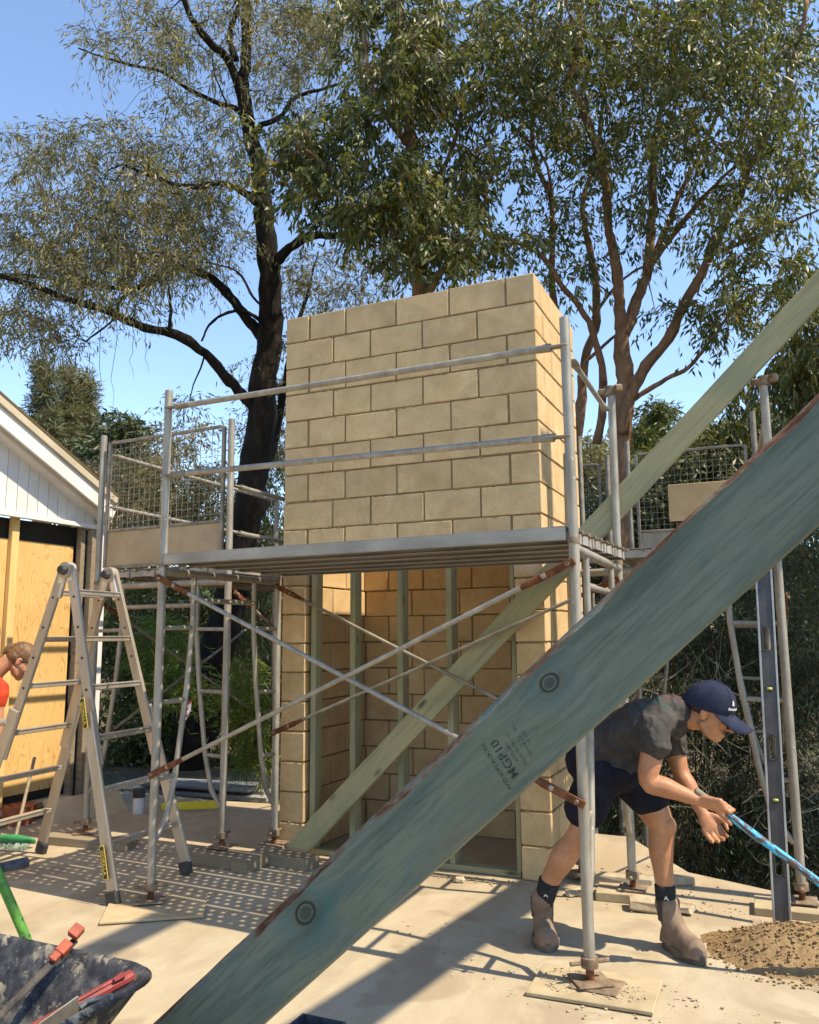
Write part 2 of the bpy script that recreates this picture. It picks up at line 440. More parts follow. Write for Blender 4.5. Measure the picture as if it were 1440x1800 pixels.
for i in range(420):
    zz = .2*random.randrange(1, NC); s_ = random.uniform(.003, .010)
    if random.random() < .7:
        x = random.uniform(.01, TW-.01)
        if zz < 2.0 and .19 < x < 1.71: continue
        c_ = (x, .0015, zz+random.uniform(-.008, .003)); r3 = (s_*random.uniform(1, 3.2), .005, s_*.6)
    else: c_ = (TW-.0015, random.uniform(.01, TD-.01), zz+random.uniform(-.008, .003)); r3 = (.005, s_*random.uniform(1, 3.), s_*.6)
    k0 = mb.n; mb.ell(c_, r3, Matrix.Rotation(random.uniform(-.3, .3), 3, 'Y'), 7, 4)
mb.build('mortar_dags', M_MORTAR, tower)['kind'] = 'stuff'
mb = MB(); mb.box((TW/2, .095, 2.0), (1.9-.02, .15, .006)); mb.build('lintel_plate', M_GALVD, tower)
# formwork framing inside the opening
form = thing('formwork_frame', 'pale green timber stud frame standing inside the open front of the block tower', 'stud frame', (.95, .1, 0))
RV = frame_matrix((0, 0, 1), (1, 0, 0))
for xc in (.235, .545, .90, 1.25, 1.685):
    q = MB(); q.cbox((0, 0, 0), (1.86, .040 if xc < 1.6 else .03, .095), .003)
    local_obj(q, 'stud', M_TREATED, form, (xc, .075+random.uniform(0, .02), .035+.93), RV @ Matrix.Rotation(random.uniform(-.1, .1) , 3, 'X'))
for z_, nm in ((.02, 'bottom_plate'), (1.955, 'top_plate')):
    q = MB(); q.cbox((0, 0, 0), (1.49, .088, .036), .003); local_obj(q, nm, M_TREATED, form, (.95, .075, z_), Matrix.Identity(3))

# ------------------------------------------------------------------ scaffold
TR = .0242
def jack(parent, x, y, z0, ang, plate=M_RUSTB, c=M_RUSTB):
    q = MB(); q.tube([(x, y, z0+.008), (x, y, z0+.16)], .017, 10); j = one(q, 'base_jack', M_RUST, parent, 40)
    q = MB(); q.tube([(x, y, z0+.055), (x, y, z0+.095)], .036, 10)
    a = Vector((math.cos(ang), math.sin(ang), 0))
    q.tube([Vector((x, y, z0+.072))-a*.085, Vector((x, y, z0+.078))+a*.085], .0095, 7); put(one(q, 'collar', c, None, 40), j)
    q = MB(); q.cbox((x, y, z0+.005), (.15, .15, .008), .002, Matrix.Rotation(ang, 3, 'Z')); put(q.build('base_plate', plate), j)
    return j
def scaffold_frame(label, p0, p1, z0=(0, 0), top=(2.9, 2.9), H=1.86, mat=M_GALV, ang=.6, lower=True):
    P = [Vector((*p0, 0)), Vector((*p1, 0))]; e = (P[1]-P[0]).normalized(); L = (P[1]-P[0]).length
    th = thing('scaffold_frame', label, 'scaffold frame', (P[0]+P[1])/2, 'scaffold frames around the tower')
    for i in (0, 1):
        p = P[i]; s_ = 1 if i == 0 else -1
        q = MB(); q.tube([p+Vector((0, 0, z0[i]+.085)), p+Vector((0, 0, H))], TR, 14); one(q, 'leg', mat, th, 40)
        q = MB(); q.tube([p+Vector((0, 0, H+.004)), p+Vector((random.uniform(-.006, .006), random.uniform(-.006, .006), top[i]))], TR*.96, 14); one(q, 'guard_post', mat, th, 40)
        q = MB(); q.tube([p+Vector((0, 0, H-.012)), p+Vector((0, 0, H+.014))], TR*1.12, 14); one(q, 'joint_ring', M_RUSTB, th, 40)
        a = p + e*s_*.27
        pts = [a+Vector((0, 0, H-.03)), a+Vector((0, 0, 1.52)), p+e*s_*.235+Vector((0, 0, 1.15)), p+e*s_*.16+Vector((0, 0, .66)), p+e*s_*.10+Vector((0, 0, .44)), p+e*s_*.02+Vector((0, 0, .34))]
        q = MB(); q.tube(pts, .0165, 10); one(q, 'inner_tube', mat, th, 60)
        for zz, ox in ((1.5, .27), (1.08, .222), (.66, .16)):
            q = MB(); q.tube([p+Vector((0, 0, zz)), p+e*s_*ox+Vector((0, 0, zz+.005))], .0135, 8); one(q, 'rung', mat, th, 40)
        jack(th, p.x, p.y, z0[i], ang + i)
    q = MB(); q.tube([P[0]+Vector((0, 0, H-.035)), P[1]+Vector((0, 0, H-.035))], TR, 12); one(q, 'transom', mat, th, 40)
    if lower:
        q = MB(); q.tube([P[0]+e*.27+Vector((0, 0, 1.67)), P[1]-e*.27+Vector((0, 0, 1.67))], .0165, 10); one(q, 'lower_transom', mat, th, 40)
    return th
A = (-.03, -1.225); B = (2.40, -1.36); C = (2.372, -.09); D3 = (.02, -.09)
D1 = (-.22, -.34); D2 = (-1.47, -.275); C2 = (2.03, .16); E1 = (3.225, .03)
F_A = scaffold_frame('galvanised scaffold frame beside the ladder, its near leg on a ply pad', A, D3, (.026, .075), (2.91, 1.95))
F_B = scaffold_frame('galvanised scaffold frame beside the bending man, near leg rising in front of the tower', B, C, (.03, .05), (2.90, 2.90))
F_D = scaffold_frame('scaffold frame under the mesh end panel beside the white gable', D2, D1, (.06, .09), (3.0, 2.97), mat=M_GALV)
F_R = scaffold_frame('scaffold frame right of the tower with the long level leaning on its outer leg', C2, E1, (.03, .05), (2.6, 2.89))
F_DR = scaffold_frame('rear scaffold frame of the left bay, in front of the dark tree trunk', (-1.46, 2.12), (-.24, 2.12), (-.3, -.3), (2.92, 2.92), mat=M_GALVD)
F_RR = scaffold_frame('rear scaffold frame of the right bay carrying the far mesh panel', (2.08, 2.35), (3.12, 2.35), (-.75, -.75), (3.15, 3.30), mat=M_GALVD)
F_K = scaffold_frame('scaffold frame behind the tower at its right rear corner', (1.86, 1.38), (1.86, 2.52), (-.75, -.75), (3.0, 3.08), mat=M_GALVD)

def cross_brace(label, a, b, r=.0125, mat=M_GALV):
    a, b = Vector(a), Vector(b); d = (b-a).normalized(); L = (b-a).length
    th = thing('cross_brace', label, 'scaffold brace', (a+b)/2, 'scaffold cross braces')
    q = MB(); q.tube([a+d*.13, b-d*.13], r, 10); one(q, 'tube', mat, th, 40)
    R3 = frame_matrix(d, Vector((0, 0, 1)))
    for p, s_ in ((a, 1), (b, -1)):
        q = MB(); q.cbox(p+d*s_*.09, (.21, .036, .011), .004, R3); q.tube([p+d*s_*.15, p+d*s_*.26], [.018, r*1.05], 8)
        e = one(q, 'flattened_end', M_RUST, th, 30)
        q = MB(); zz = R3 @ Vector((0, 0, 1)); q.tube([p+d*s_*.02-zz*.018, p+d*s_*.02+zz*.018], .009, 8); put(one(q, 'pin', M_RUSTB, None, 30), e)
    return th
def on(p, z): return (p[0], p[1], z)
o_ = .035
def fr(p, z, dy=-.04): return (p[0], p[1]+dy, z)
cross_brace('bright brace falling from the left front pole towards the bending man', fr(A, 1.79), fr(B, .74))
cross_brace('bright brace rising from the left front pole to the deck at the right front pole', fr(A, .69), fr(B, 1.76, -.055))
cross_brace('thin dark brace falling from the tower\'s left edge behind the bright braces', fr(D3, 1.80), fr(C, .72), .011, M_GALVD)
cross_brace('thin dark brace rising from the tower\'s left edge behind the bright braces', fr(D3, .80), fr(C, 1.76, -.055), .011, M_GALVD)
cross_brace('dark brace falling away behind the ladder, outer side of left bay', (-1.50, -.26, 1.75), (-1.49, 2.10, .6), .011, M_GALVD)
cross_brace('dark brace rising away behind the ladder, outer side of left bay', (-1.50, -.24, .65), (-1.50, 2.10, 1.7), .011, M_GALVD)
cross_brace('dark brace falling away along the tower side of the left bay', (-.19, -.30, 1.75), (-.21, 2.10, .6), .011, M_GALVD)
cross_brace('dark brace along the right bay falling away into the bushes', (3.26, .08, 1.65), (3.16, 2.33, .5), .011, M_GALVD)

def guard_rail(label, a, b, r=.0165, mat=M_GALV, flat=True):
    a, b = Vector(a), Vector(b); d = (b-a).normalized()
    th = thing('guard_rail', label, 'guard rail', (a+b)/2, 'scaffold guard rails')
    q = MB(); q.tube([a+d*.09, b-d*.09], r, 12); one(q, 'tube', mat, th, 40)
    R3 = frame_matrix(d, Vector((0, 0, 1)))
    for p, s_ in ((a, 1), (b, -1)):
        q = MB(); q.cbox(p+d*s_*.05, (.12, .011, .042), .003, R3); q.tube([p+d*s_*.07, p+d*s_*.17], [.021, r*1.03], 10); one(q, 'end_fitting', M_GALVD, th, 30)
    return th
guard_rail('upper front guard rail crossing the tower face', fr(A, 2.80, -.012), fr(B, 2.765, -.012))
guard_rail('lower front guard rail crossing the tower face', fr(A, 2.39, -.012), fr(B, 2.335, -.012))
guard_rail('short end guard rail sloping back from the right front pole', (B[0]+.02, B[1]+.02, 2.70), (C[0]-.01, C[1]-.10, 2.76), .014)
guard_rail('upper outer guard rail of the left bay behind the wire mesh', (-1.46, -.22, 2.86), (-1.46, 2.1, 2.84))
guard_rail('lower outer guard rail of the left bay behind the wire mesh', (-1.46, -.22, 2.45), (-1.46, 2.1, 2.43))
guard_rail('upper inner guard rail of the left bay passing behind the tower edge', (-.22, -.30, 2.50), (-.24, 2.1, 2.50))
guard_rail('lower inner guard rail of the left bay passing behind the tower edge', (-.22, -.30, 2.17), (-.24, 2.1, 2.17))
guard_rail('outer guard rail of the right bay, mostly hidden by the big beam', (3.24, .06, 2.75), (3.12, 2.33, 2.80))

# perforated deck planks
def plank_mesh(L, W, T):
    q = MB(); pit = .0725; rows = 3; n = int((L-.10)/pit); x0 = -n*pit/2; hr = .0105; yp = (W-.05)/rows
    top = 0.0
    vid = {}; vs = []
    def V(x, y):
        k = (round(x, 5), round(y, 5))
        if k not in vid: vid[k] = len(vs); vs.append((x, y, 0.))
        return vid[k]
    fs = []
    for r_ in range(rows):
        for c_ in range(n):
            ax, bx = x0+c_*pit, x0+(c_+1)*pit; ay = -rows*yp/2 + r_*yp; by = ay+yp
            cx = (ax+bx)/2 + (pit*.22 if r_ % 2 else -pit*.22); cy = (ay+by)/2
            h = [V(cx+hr*math.cos(math.pi/4*k+math.pi/8), cy+hr*math.sin(math.pi/4*k+math.pi/8)) for k in range(8)]
            o = [V(bx, ay), V(bx, by), V(ax, by), V(ax, ay)]
            fs += [(o[0], o[1], h[0], h[7]), (o[1], h[1], h[0]), (o[1], o[2], h[2], h[1]), (o[2], h[3], h[2]),
                   (o[2], o[3], h[4], h[3]), (o[3], h[5], h[4]), (o[3], o[0], h[6], h[5]), (o[0], h[7], h[6])]
    q.add(vs, fs)
    xe = n*pit/2; ye = rows*yp/2
    for s_ in (-1, 1):
        q.box((s_*(xe+(L/2-xe)/2), 0, -.001), (L/2-xe, W, .003))
        q.box((0, s_*(ye+(W/2-ye)/2), -.002), (2*xe, W/2-ye, .003))
        q.box((0, s_*(W/2-.0015), -T/2-.004), (L, .003, T)); q.box((0, s_*(W/2-.014), -T-.0055), (L, .022, .003))
        q.box((s_*(L/2-.0035), 0, -T/2-.006), (.003, W-.008, T*.8))
    me = q.mesh('plank'); me.materials.append(M_DECK); return me
PL = {}
ORD = ['nearest', 'second nearest', 'middle', 'second farthest', 'farthest']
def deck(a0, a1, b0, z, W, n, name, words, group):
    "planks run from a0 to a1 and are stacked from that line towards b0"
    a0, a1, b0 = Vector((*a0, z)), Vector((*a1, z)), Vector((*b0, z)); d = (a1-a0); L = d.length; d.normalize(); sd = (b0-a0); sd = (sd-d*sd.dot(d)).normalized()
    key = round(L, 2)
    if key not in PL: PL[key] = plank_mesh(L, W, .055)
    for i in range(n):
        th = thing('deck_plank', words[i], 'plank', (a0+a1)/2 + sd*(W/2+i*(W+.012)), group)
        th.rotation_euler = (random.uniform(-.003, .003), 0, math.atan2(d.y, d.x))
        o = bpy.data.objects.new('perforated_plate', PL[key]); COL.objects.link(o); o.parent = th
        for s_ in (-1, 1):
            for y_ in (-.06, .06):
                q = MB(); q.cbox((s_*(L/2+.012), y_, -.012), (.045, .022, .012), .002); h = q.build('hook', M_RUSTB); h.parent = th
    return
zd = 1.925
deck((A[0]+.03, A[1]-.03), (B[0]-.03, B[1]-.03), (A[0], 1), zd, .222, 5, 'front', [w_ + ' perforated plank of the front deck before the tower' for w_ in ORD], 'front deck planks')
deck((D1[0]+.03, D1[1]+.03), (-.21, 2.09), (-3, 0), zd+.02, .222, 5, 'left', [w_ + ' plank from the tower in the left bay deck' for w_ in ORD], 'left bay deck planks')
deck((E1[0]+.03, E1[1]+.05), (3.15, 2.32), (-3, 0), zd+.03, .222, 4, 'right', [w_ + ' plank from the outer edge of the right bay deck' for w_ in ('first', 'second', 'third', 'fourth')], 'right bay deck planks')

# mesh end panels
def mesh_panel(label, p0, p1, z0, z1, toe, mat=M_GALVD, toe_mat=M_TOE, inset=.07):
    P0, P1 = Vector((*p0, 0)), Vector((*p1, 0)); e = (P1-P0).normalized(); P0 = P0+e*inset; P1 = P1-e*inset; L = (P1-P0).length
    th = thing('mesh_panel', label, 'mesh panel', (P0+P1)/2+Vector((0, 0, z0)), 'wire mesh scaffold end panels')
    R3 = frame_matrix(e, Vector((0, 0, 1)))
    for p in (P0, P1):
        q = MB(); q.cbox(p+Vector((0, 0, (z0+z1)/2)), (.026, z1-z0, .026), .003, R3); one(q, 'upright', mat, th)
    for z in (z1, toe, z0):
        q = MB(); q.cbox((P0+P1)/2+Vector((0, 0, z)), (L-.03, .022, .022), .003, R3); one(q, 'rail', mat, th)
    q = MB(); k = int(L/.052)
    nrm = R3 @ Vector((0, 0, 1))
    for i in range(1, k):
        p = P0+e*(L*i/k); q.tube([p+Vector((0, 0, toe)), p+Vector((0, 0, z1))], .0019, 4, False)
    k = int((z1-toe)/.052)
    for i in range(1, k):
        z = toe+(z1-toe)*i/k; q.tube([P0+nrm*.003+Vector((0, 0, z)), P1+nrm*.003+Vector((0, 0, z))], .0019, 4, False)
    one(q, 'wire_mesh', M_GALV, th)
    q = MB(); q.cbox((P0+P1)/2+Vector((0, 0, (z0+toe)/2)), (L-.03, toe-z0-.025, .004), .001, R3); one(q, 'toe_sheet', toe_mat, th)
    for i in (0, 1):
        p = (P0, P1)[i]; q = MB(); q.tube([p+Vector((0, 0, z1-.18)), p-e*(1 if i == 0 else -1)*.055+Vector((0, 0, z1-.18)), p-e*(1 if i == 0 else -1)*.055+Vector((0, 0, z1-.28))], .006, 6); one(q, 'hook', M_GALV, th)
    return th
mesh_panel('wire mesh end panel with brown toe sheet, left of the tower', D2, D1, 1.97, 2.93, 2.25)
mesh_panel('wire mesh panel with tan board tied on, right of the tower behind the big beam', (2.08, 2.35), (3.12, 2.35), 2.12, 3.02, 2.33, toe_mat=M_GALV)
mesh_panel('wire mesh panel behind the tower, only its right end showing', (.5, 2.52), (1.86, 2.52), 2.1, 3.0, 2.35, toe_mat=M_GALV)
q = MB(); c0 = onplane(1218, 888, 1, 2.31); q.cbox((2.72, 2.32, 2.56), (.62, .012, .32), .003); tag(q.build('tan_board', M_TAN), 'tan ply board hung on the mesh behind the big beam', 'board')

# swivel couplers on the pole tops
def coupler(label, p, z):
    th = thing('pole_coupler', label, 'coupler', (p[0], p[1], z), 'couplers on scaffold pole tops')
    q = MB(); q.tube([(p[0], p[1], z-.025), (p[0], p[1], z+.03)], .036, 10); one(q, 'clamp_band', M_RUSTB, th, 40)
    q = MB(); q.cbox((p[0]+.05, p[1]-.02, z+.01), (.05, .04, .045), .008, Matrix.Rotation(.5, 3, 'Z')); q.cbox((p[0]-.045, p[1]-.02, z), (.05, .03, .03), .006); one(q, 'lug', M_RUSTB, th)
    q = MB(); q.tube([(p[0]+.04, p[1]-.05, z+.012), (p[0]+.04, p[1]+.04, z+.012)], .008, 8); one(q, 'bolt', M_RUST, th, 40)
coupler('rusty coupler on top of the pole right of the tower', C, 2.90)
coupler('rusty coupler on top of the pole beside the big beam\'s upper end', E1, 2.88)

# sole boards and pads under the legs
def pad(name, label, c, d, rz, m=M_PLYP, cat='pad'):
    q = MB(); q.cbox((0, 0, 0), d, .003); o = q.build(name, m); o.location = c; o.rotation_euler = (random.uniform(-.006, .006), random.uniform(-.006, .006), rz); return tag(o, label, cat)
pad('ply_pad', 'square ply pad under the pole beside the ladder foot', (.05, -1.27, .011), (.52, .40, .014), .62, M_PLYD)
pad('ply_pad', 'pale ply pad under the front right pole near the man\'s feet', (2.42, -1.37, .013), (.50, .32, .016), .02, M_PLYP)
pad('packing_plate', 'small brown packing piece on the pale ply pad', (2.43, -1.37, .0255), (.20, .16, .006), -.08, M_RUSTB)
pad('sole_board', 'dark timber block under the middle left scaffold leg, touching the ladder foot', (-.20, -.42, .042), (.46, .16, .08), .03, M_SOLE, 'timber block')
pad('sole_board', 'short timber block across the end of the middle left leg\'s block', (.06, -.32, .042), (.12, .42, .08), -.05, M_SOLE, 'timber block')
pad('sole_board', 'timber block at the brace foot in front of the tower\'s left pier', (.21, -.25, .036), (.44, .14, .07), -.08, M_SOLE, 'timber block')
pad('sole_board', 'timber board under the far left scaffold leg behind the ladder', (-1.35, -.36, .028), (.72, .15, .055), .1, M_SOLE, 'timber block')
pad('sole_board', 'pale timber board under the scaffold leg beside the level', (3.32, -.02, .022), (.66, .22, .04), .03, M_PLYP, 'timber board')
pad('sole_board', 'timber packer under the scaffold leg right of the tower', (2.36, -.10, .025), (.36, .20, .045), .1, M_PLYP, 'timber board')

# ------------------------------------------------------------------ raking timbers
def beam_material():
    m = Mat('treated_beam_face', .62, spec=.3)
    sp = m.n('ShaderNodeSeparateXYZ'); m.ln(m.tc.outputs['Object'], sp.inputs[0])
    # knots bend the grain: local x, y of each knot
    X, Y = sp.outputs[0], sp.outputs[1]
    warp = None; rings = []
    for (kx, ky, kr) in KNOTS:
        dx = m.math('SUBTRACT', X, kx); dy = m.math('SUBTRACT', Y, ky)
        d2 = m.math('ADD', m.math('POWER', m.math('ABSOLUTE', m.math('MULTIPLY', dx, .8)), 2.), m.math('POWER', m.math('ABSOLUTE', dy), 2.))
        dd = m.math('ADD', m.math('SQRT', d2), m.math('MULTIPLY', m.math('SUBTRACT', m.noise(m.co((1, 1, 1), False), 26, 4, .6), .5), .007)); rings.append((dd, kr))
        fall = m.math('POWER', 2.718, m.math('MULTIPLY', d2, -1/(2*(kr*2.2)**2)))
        wv = m.math('MULTIPLY', m.math('MULTIPLY', dy, fall), -.75)
        warp = wv if warp is None else m.math('ADD', warp, wv)
    cb = m.n('ShaderNodeCombineXYZ'); m.ln(m.math('MULTIPLY', X, .8), cb.inputs[0])
    m.ln(m.math('MULTIPLY', m.math('ADD', Y, warp), 11.), cb.inputs[1]); m.ln(m.math('MULTIPLY', sp.outputs[2], 11.), cb.inputs[2])
    gv = cb.outputs[0]
    g1 = m.noise(gv, 2.2, 8, .62, .35); g2 = m.noise(gv, 9., 5, .6, .2)
    c = m.ramp(g1, [(.27, (.038, .052, .038)), (.42, (.078, .105, .083)), (.56, (.122, .150, .115)), (.68, (.140, .158, .118)), (.8, (.062, .084, .064))])
    c = m.mix(m.ramp(g2, [(.47, 0.), (.66, .5)]), c, (.045, .06, .05))
    c = m.mix(m.ramp(m.noise(gv, 24., 4, .6, .1), [(.52, 0.), (.68, .3)]), c, (.16, .175, .135))
    n1 = m.noise(m.co((1.4, 4, 4), False), 2.3, 5, .6, .4)
    c = m.mix(m.ramp(n1, [(.54, 0.), (.72, .6)]), c, (.028, .10, .105))       # copper-green preservative
    n2 = m.noise(m.co((1.0, 3, 3), False), 1.5, 4, .6)
    c = m.mix(m.ramp(n2, [(.55, 0.), (.7, .5)]), c, (.15, .135, .09))
    for dd, kr in rings:
        c = m.mix(m.ramp(m.math('DIVIDE', dd, kr*4), [(.17, .0), (.195, .9), (.225, .95), (.27, .25), (.5, 0.)]), c, (.010, .014, .013))
        c = m.mix(m.ramp(m.math('DIVIDE', dd, kr*4), [(.12, .75), (.185, 0.)]), c, (.028, .03, .022))
        c = m.mix(m.math('MULTIPLY', m.ramp(m.math('DIVIDE', dd, kr*4), [(.3, 0.), (.42, .5), (.9, 0.)]), m.ramp(g1, [(.4, 0.), (.6, 1.)])), c, (.03, .10, .12))
    m.col(c); m.bump(g2, .35, .004).bump(m.noise(gv, 40, 3), .2, .002); return m.m
bA = Vector(at(364, 1800, FOC*.19/128)); bB = Vector(at(1440, 806, FOC*.19/165))
bd = (bB-bA).normalized()
LB = frame_matrix(bd, Vector((0, 0, 1)))              # x along, y up the face, z out of the face
if (LB @ Vector((0, 0, 1))).y > 0: LB = frame_matrix(-bd, Vector((0, 0, 1))) 
XS = 1 if (LB @ Vector((1, 0, 0))).dot(bd) > 0 else -1
def beam_local(px, py):
    d = Vector(ray(px, py)); nn = LB @ Vector((0, 0, 1)); p0 = bA + nn*.0225
    t_ = (p0-Vector(CAM)).dot(nn)/d.dot(nn); p = Vector(CAM)+d*t_
    q = LB.transposed() @ (p-bA); return q.x, q.y
KNOTS = [(*beam_local(966, 1200), .020), (*beam_local(537, 1605), .027)]
M_BEAM = beam_material()
m = Mat('bark_wane', .9, spec=.2); v = m.co((1, 2.2, 2.2), False)
c = m.ramp(m.noise(v, 4.5, 7, .7), [(.38, (.065, .026, .014)), (.48, (.16, .075, .042)), (.54, (.22, .19, .14)), (.62, (.075, .15, .15)), (.8, (.20, .21, .165))])
m.col(c).bump(m.noise(v, 26, 6, .7), .9, .012); M_WANE = m.m
def rough_beam(label, name, loc, rot, x0, x1, W, T, mats, wane=True, seed=3, step=.02):
    th = thing(name, label, 'timber beam', Vector(loc)+rot @ Vector((x0, 0, 0)))
    q = MB(); n = int((x1-x0)/step); rings = []; h, z = W/2, T/2
    for i in range(n+1):
        x = x0+(x1-x0)*i/n
        a = mnoise.noise((x*2.3, seed, .3)); b = mnoise.noise((x*9, seed, 5.1)); b2 = mnoise.noise((x*31, seed, 2.)); 
        ch = max(.003, .014+.018*a+.006*b+.003*b2) if wane else .003
        cz = max(.003, .020+.02*a+.007*b) if wane else .003
        cz = min(cz, T*.8); lo = .0025+.0012*b
        rings.append([rot @ Vector((x, *p))+Vector(loc) for p in
                      ((-h, -z+.003), (-h+.003, -z), (h-.003, -z), (h, -z+.003), (h, z-cz), (h-ch*.55+.002*b2, z-cz*.42), (h-ch, z), (-h+lo, z), (-h, z-lo))])
    q.loft(rings[::-1] if False else rings, True)
    if wane:
        for i in range(n):
            for k in (4, 5): q.mi[i*9+k] = 1
    q.v = [tuple((rot.transposed() @ (Vector(v_)-Vector(loc)))) for v_ in q.v]
    o = local_obj(q, 'timber', mats, th, loc, rot, 30); return th, o
bx0 = -(bA.z-.02)/bd.z
big, bigm = rough_beam('big green treated timber beam raking across the foreground, bark along its upper edge', 'timber_beam', bA, LB, bx0*XS if XS > 0 else -3.6, 3.55 if XS > 0 else -bx0, .19, .045, [M_BEAM, M_WANE])
def text_mesh(s, size, mat, name, parent, M4, spacing=1.0, bold=0.):
    cu = bpy.data.curves.new(name, 'FONT'); cu.body = s; cu.size = size; cu.align_x = 'CENTER'; cu.align_y = 'CENTER'; cu.space_character = spacing; cu.offset = bold; cu.extrude = 0
    o = bpy.data.objects.new(name, cu); COL.objects.link(o); dg = bpy.context.evaluated_depsgraph_get()
    me = bpy.data.meshes.new_from_object(o.evaluated_get(dg)); bpy.data.objects.remove(o)
    if not me.materials: me.materials.append(mat)
    else: me.materials[0] = mat
    o = bpy.data.objects.new(name, me); COL.objects.link(o); o.matrix_basis = M4
    if parent is not None: put(o, parent)
    return o
m = Mat('faded_black_stamp', .8, spec=.2, base=(.03, .04, .04)); v = m.co((1, 1, 1), False)
tr = m.n('ShaderNodeBsdfTransparent'); mx = m.n('ShaderNodeMixShader'); out = m.t.nodes['Material Output']
m.ln(m.ramp(m.noise(v, 120, 4, .7), [(.38, .15), (.6, .9)]), mx.inputs[0]); m.ln(tr.outputs[0], mx.inputs[1]); m.ln(m.b.outputs[0], mx.inputs[2]); m.ln(mx.outputs[0], out.inputs[0])
M_STAMP = m.m
def stamp(s, px, py, size, bold=0., sp=1.0):
    x, y = beam_local(px, py)
    # text runs across the beam (towards its upper edge), letters' tops towards the lower end
    tx = LB @ Vector((0, 1, 0)); ty = LB @ Vector((-XS, 0, 0)); tz = tx.cross(ty)
    p = bA + LB @ Vector((x, y, .0225+.0009))
    M4 = Matrix.Translation(p) @ Matrix((tx, ty, tz)).transposed().to_4x4() @ Matrix.Rotation(-.12, 4, 'Z')
    text_mesh(s, size, M_STAMP, 'grade_stamp', big, M4, sp, bold)
stamp('AKD SOFTWOODS', 873, 1347, .0135, .0003)
stamp('MGP10', 888, 1334, .0300, .0006, 1.05)
stamp('SEASONED', 900, 1322, .0100); stamp('RADIATA PINE  H2', 908, 1315, .0100); stamp('35-90', 914, 1306, .0085)
stamp('TERM-BLUE   MILL', 918, 1300, .0105); stamp('+03 2021', 926, 1296, .0100)

def plain_timber(label, name, a, b, W, T, mat, up=Vector((0, 0, 1)), cat='timber beam'):
    a, b = Vector(a), Vector(b); d = (b-a).normalized(); R3 = frame_matrix(d, up); L = (b-a).length
    q = MB(); n = max(2, int(L/.25))
    rings = []
    for i in range(n+1):
        x = -L/2+L*i/n; k = .003
        w_ = W/2+.0008*mnoise.noise((x*3, 1, W)); h = T/2; yb = .004*mnoise.noise((x*.6, 7, L))
        rings.append([(x, p[0]+yb, p[1]) for p in ((-w_+k, -h), (w_-k, -h), (w_, -h+k), (w_, h-k), (w_-k, h), (-w_+k, h), (-w_, h-k), (-w_, -h+k))])
    q.loft(rings); o = local_obj(q, name, mat, None, (a+b)/2, R3, 30)
    return tag(o, label, cat)
plain_timber('pale green timber prop raking up past the tower behind the scaffold deck', 'timber_prop', (.16, -.075, .02), (4.22, -.028, 4.03), .14, .045, M_TREATED)

# the timber wall frame the props hold up, to the right of the view
wf = thing('timber_wall_frame', 'timber post and beam frame beyond the right edge that the raking timbers prop', 'wall frame', (4.4, -1.5, 0))
def wpart(name, c, d):
    L = max(d); ax = d.index(L); q = MB(); q.cbox((0, 0, 0), (L, d[(ax+1) % 3], d[(ax+2) % 3]), .004)
    xa = [Vector((1, 0, 0)), Vector((0, 1, 0)), Vector((0, 0, 1))]
    local_obj(q, name, M_TREATED, wf, c, frame_matrix(xa[ax], xa[(ax+1) % 3]))
wpart('post', (4.33, .20, 3.1), (.09, .10, 6.2)); wpart('post', (4.33, -3.12, 2.2), (.09, .09, 4.4)); wpart('post', (4.33, -6.2, 2.2), (.09, .09, 4.4))
q = MB(); q.cbox((0, 0, 0), (6.4, .10, .30), .005); local_obj(q, 'beam', M_TREATED, wf, (4.25, -3.0, 4.0), frame_matrix((-.13, -1, 0), (1, 0, 0)))
q = MB(); q.cbox((0, 0, 0), (4.6, .12, .16), .005); local_obj(q, 'ridge_beam', M_TREATED, wf, (4.08, -3.7, 5.55), frame_matrix((0, 1, 0), (1, 0, 0)))
q = MB(); q.cbox((4.33, .12, 6.05), (.04, .26, .30), .003); q.build('gusset', M_PLY, wf)

# ------------------------------------------------------------------ house with the white gable
HX = -2.42
house = thing('house', 'weatherboard house end with white gable over an unclad plywood wall', 'house', (HX-2, -1.6, 0))
yr, zr = .66, 2.585      # low end of the barge board
sl_ = -.477             # slope dz/dy
def rz(y): return zr + sl_*(y-yr)
y0h = -4.2; ypk = -2.6
# gable boards: each board its own piece
nb = 26; wb = .105
for i in range(nb):
    y1 = .60-i*wb; ym = y1-wb/2
    zt = min(rz(ym), rz(ypk)+(0 if ym > ypk else -.477*(ypk-ym)))-.10
    if zt < 2.40: continue
    q = MB(); za, zb = (min(rz(y_), rz(ypk)+(0 if y_ > ypk else .477*(y_-ypk)))-.06 for y_ in (y1-.003, y1-wb+.003))
    q.add([(HX, y1-.003, 2.46), (HX, y1-wb+.003, 2.46), (HX, y1-wb+.003, zb), (HX, y1-.003, za), (HX-.02, y1-.003, 2.46), (HX-.02, y1-wb+.003, 2.46), (HX-.02, y1-wb+.003, zb), (HX-.02, y1-.003, za)],
          [(0, 3, 2, 1), (4, 5, 6, 7), (0, 1, 5, 4), (1, 2, 6, 5), (3, 7, 6, 2), (0, 4, 7, 3)])
    q.build('gable_board', M_WHITE, house)
q = MB(); q.add([(HX-.012, .64, 2.45), (HX-.012, -2.6-3.2, 2.45), (HX-.012, -2.6, rz(ypk)-.05), ], [(0, 2, 1)]); q.build('gable_backing', M_WHITE, house)
q = MB(); q.cbox((HX+.012, -1.0, 2.445), (.045, 3.3, .04), .004); q.build('gable_sill', M_WHITE, house)
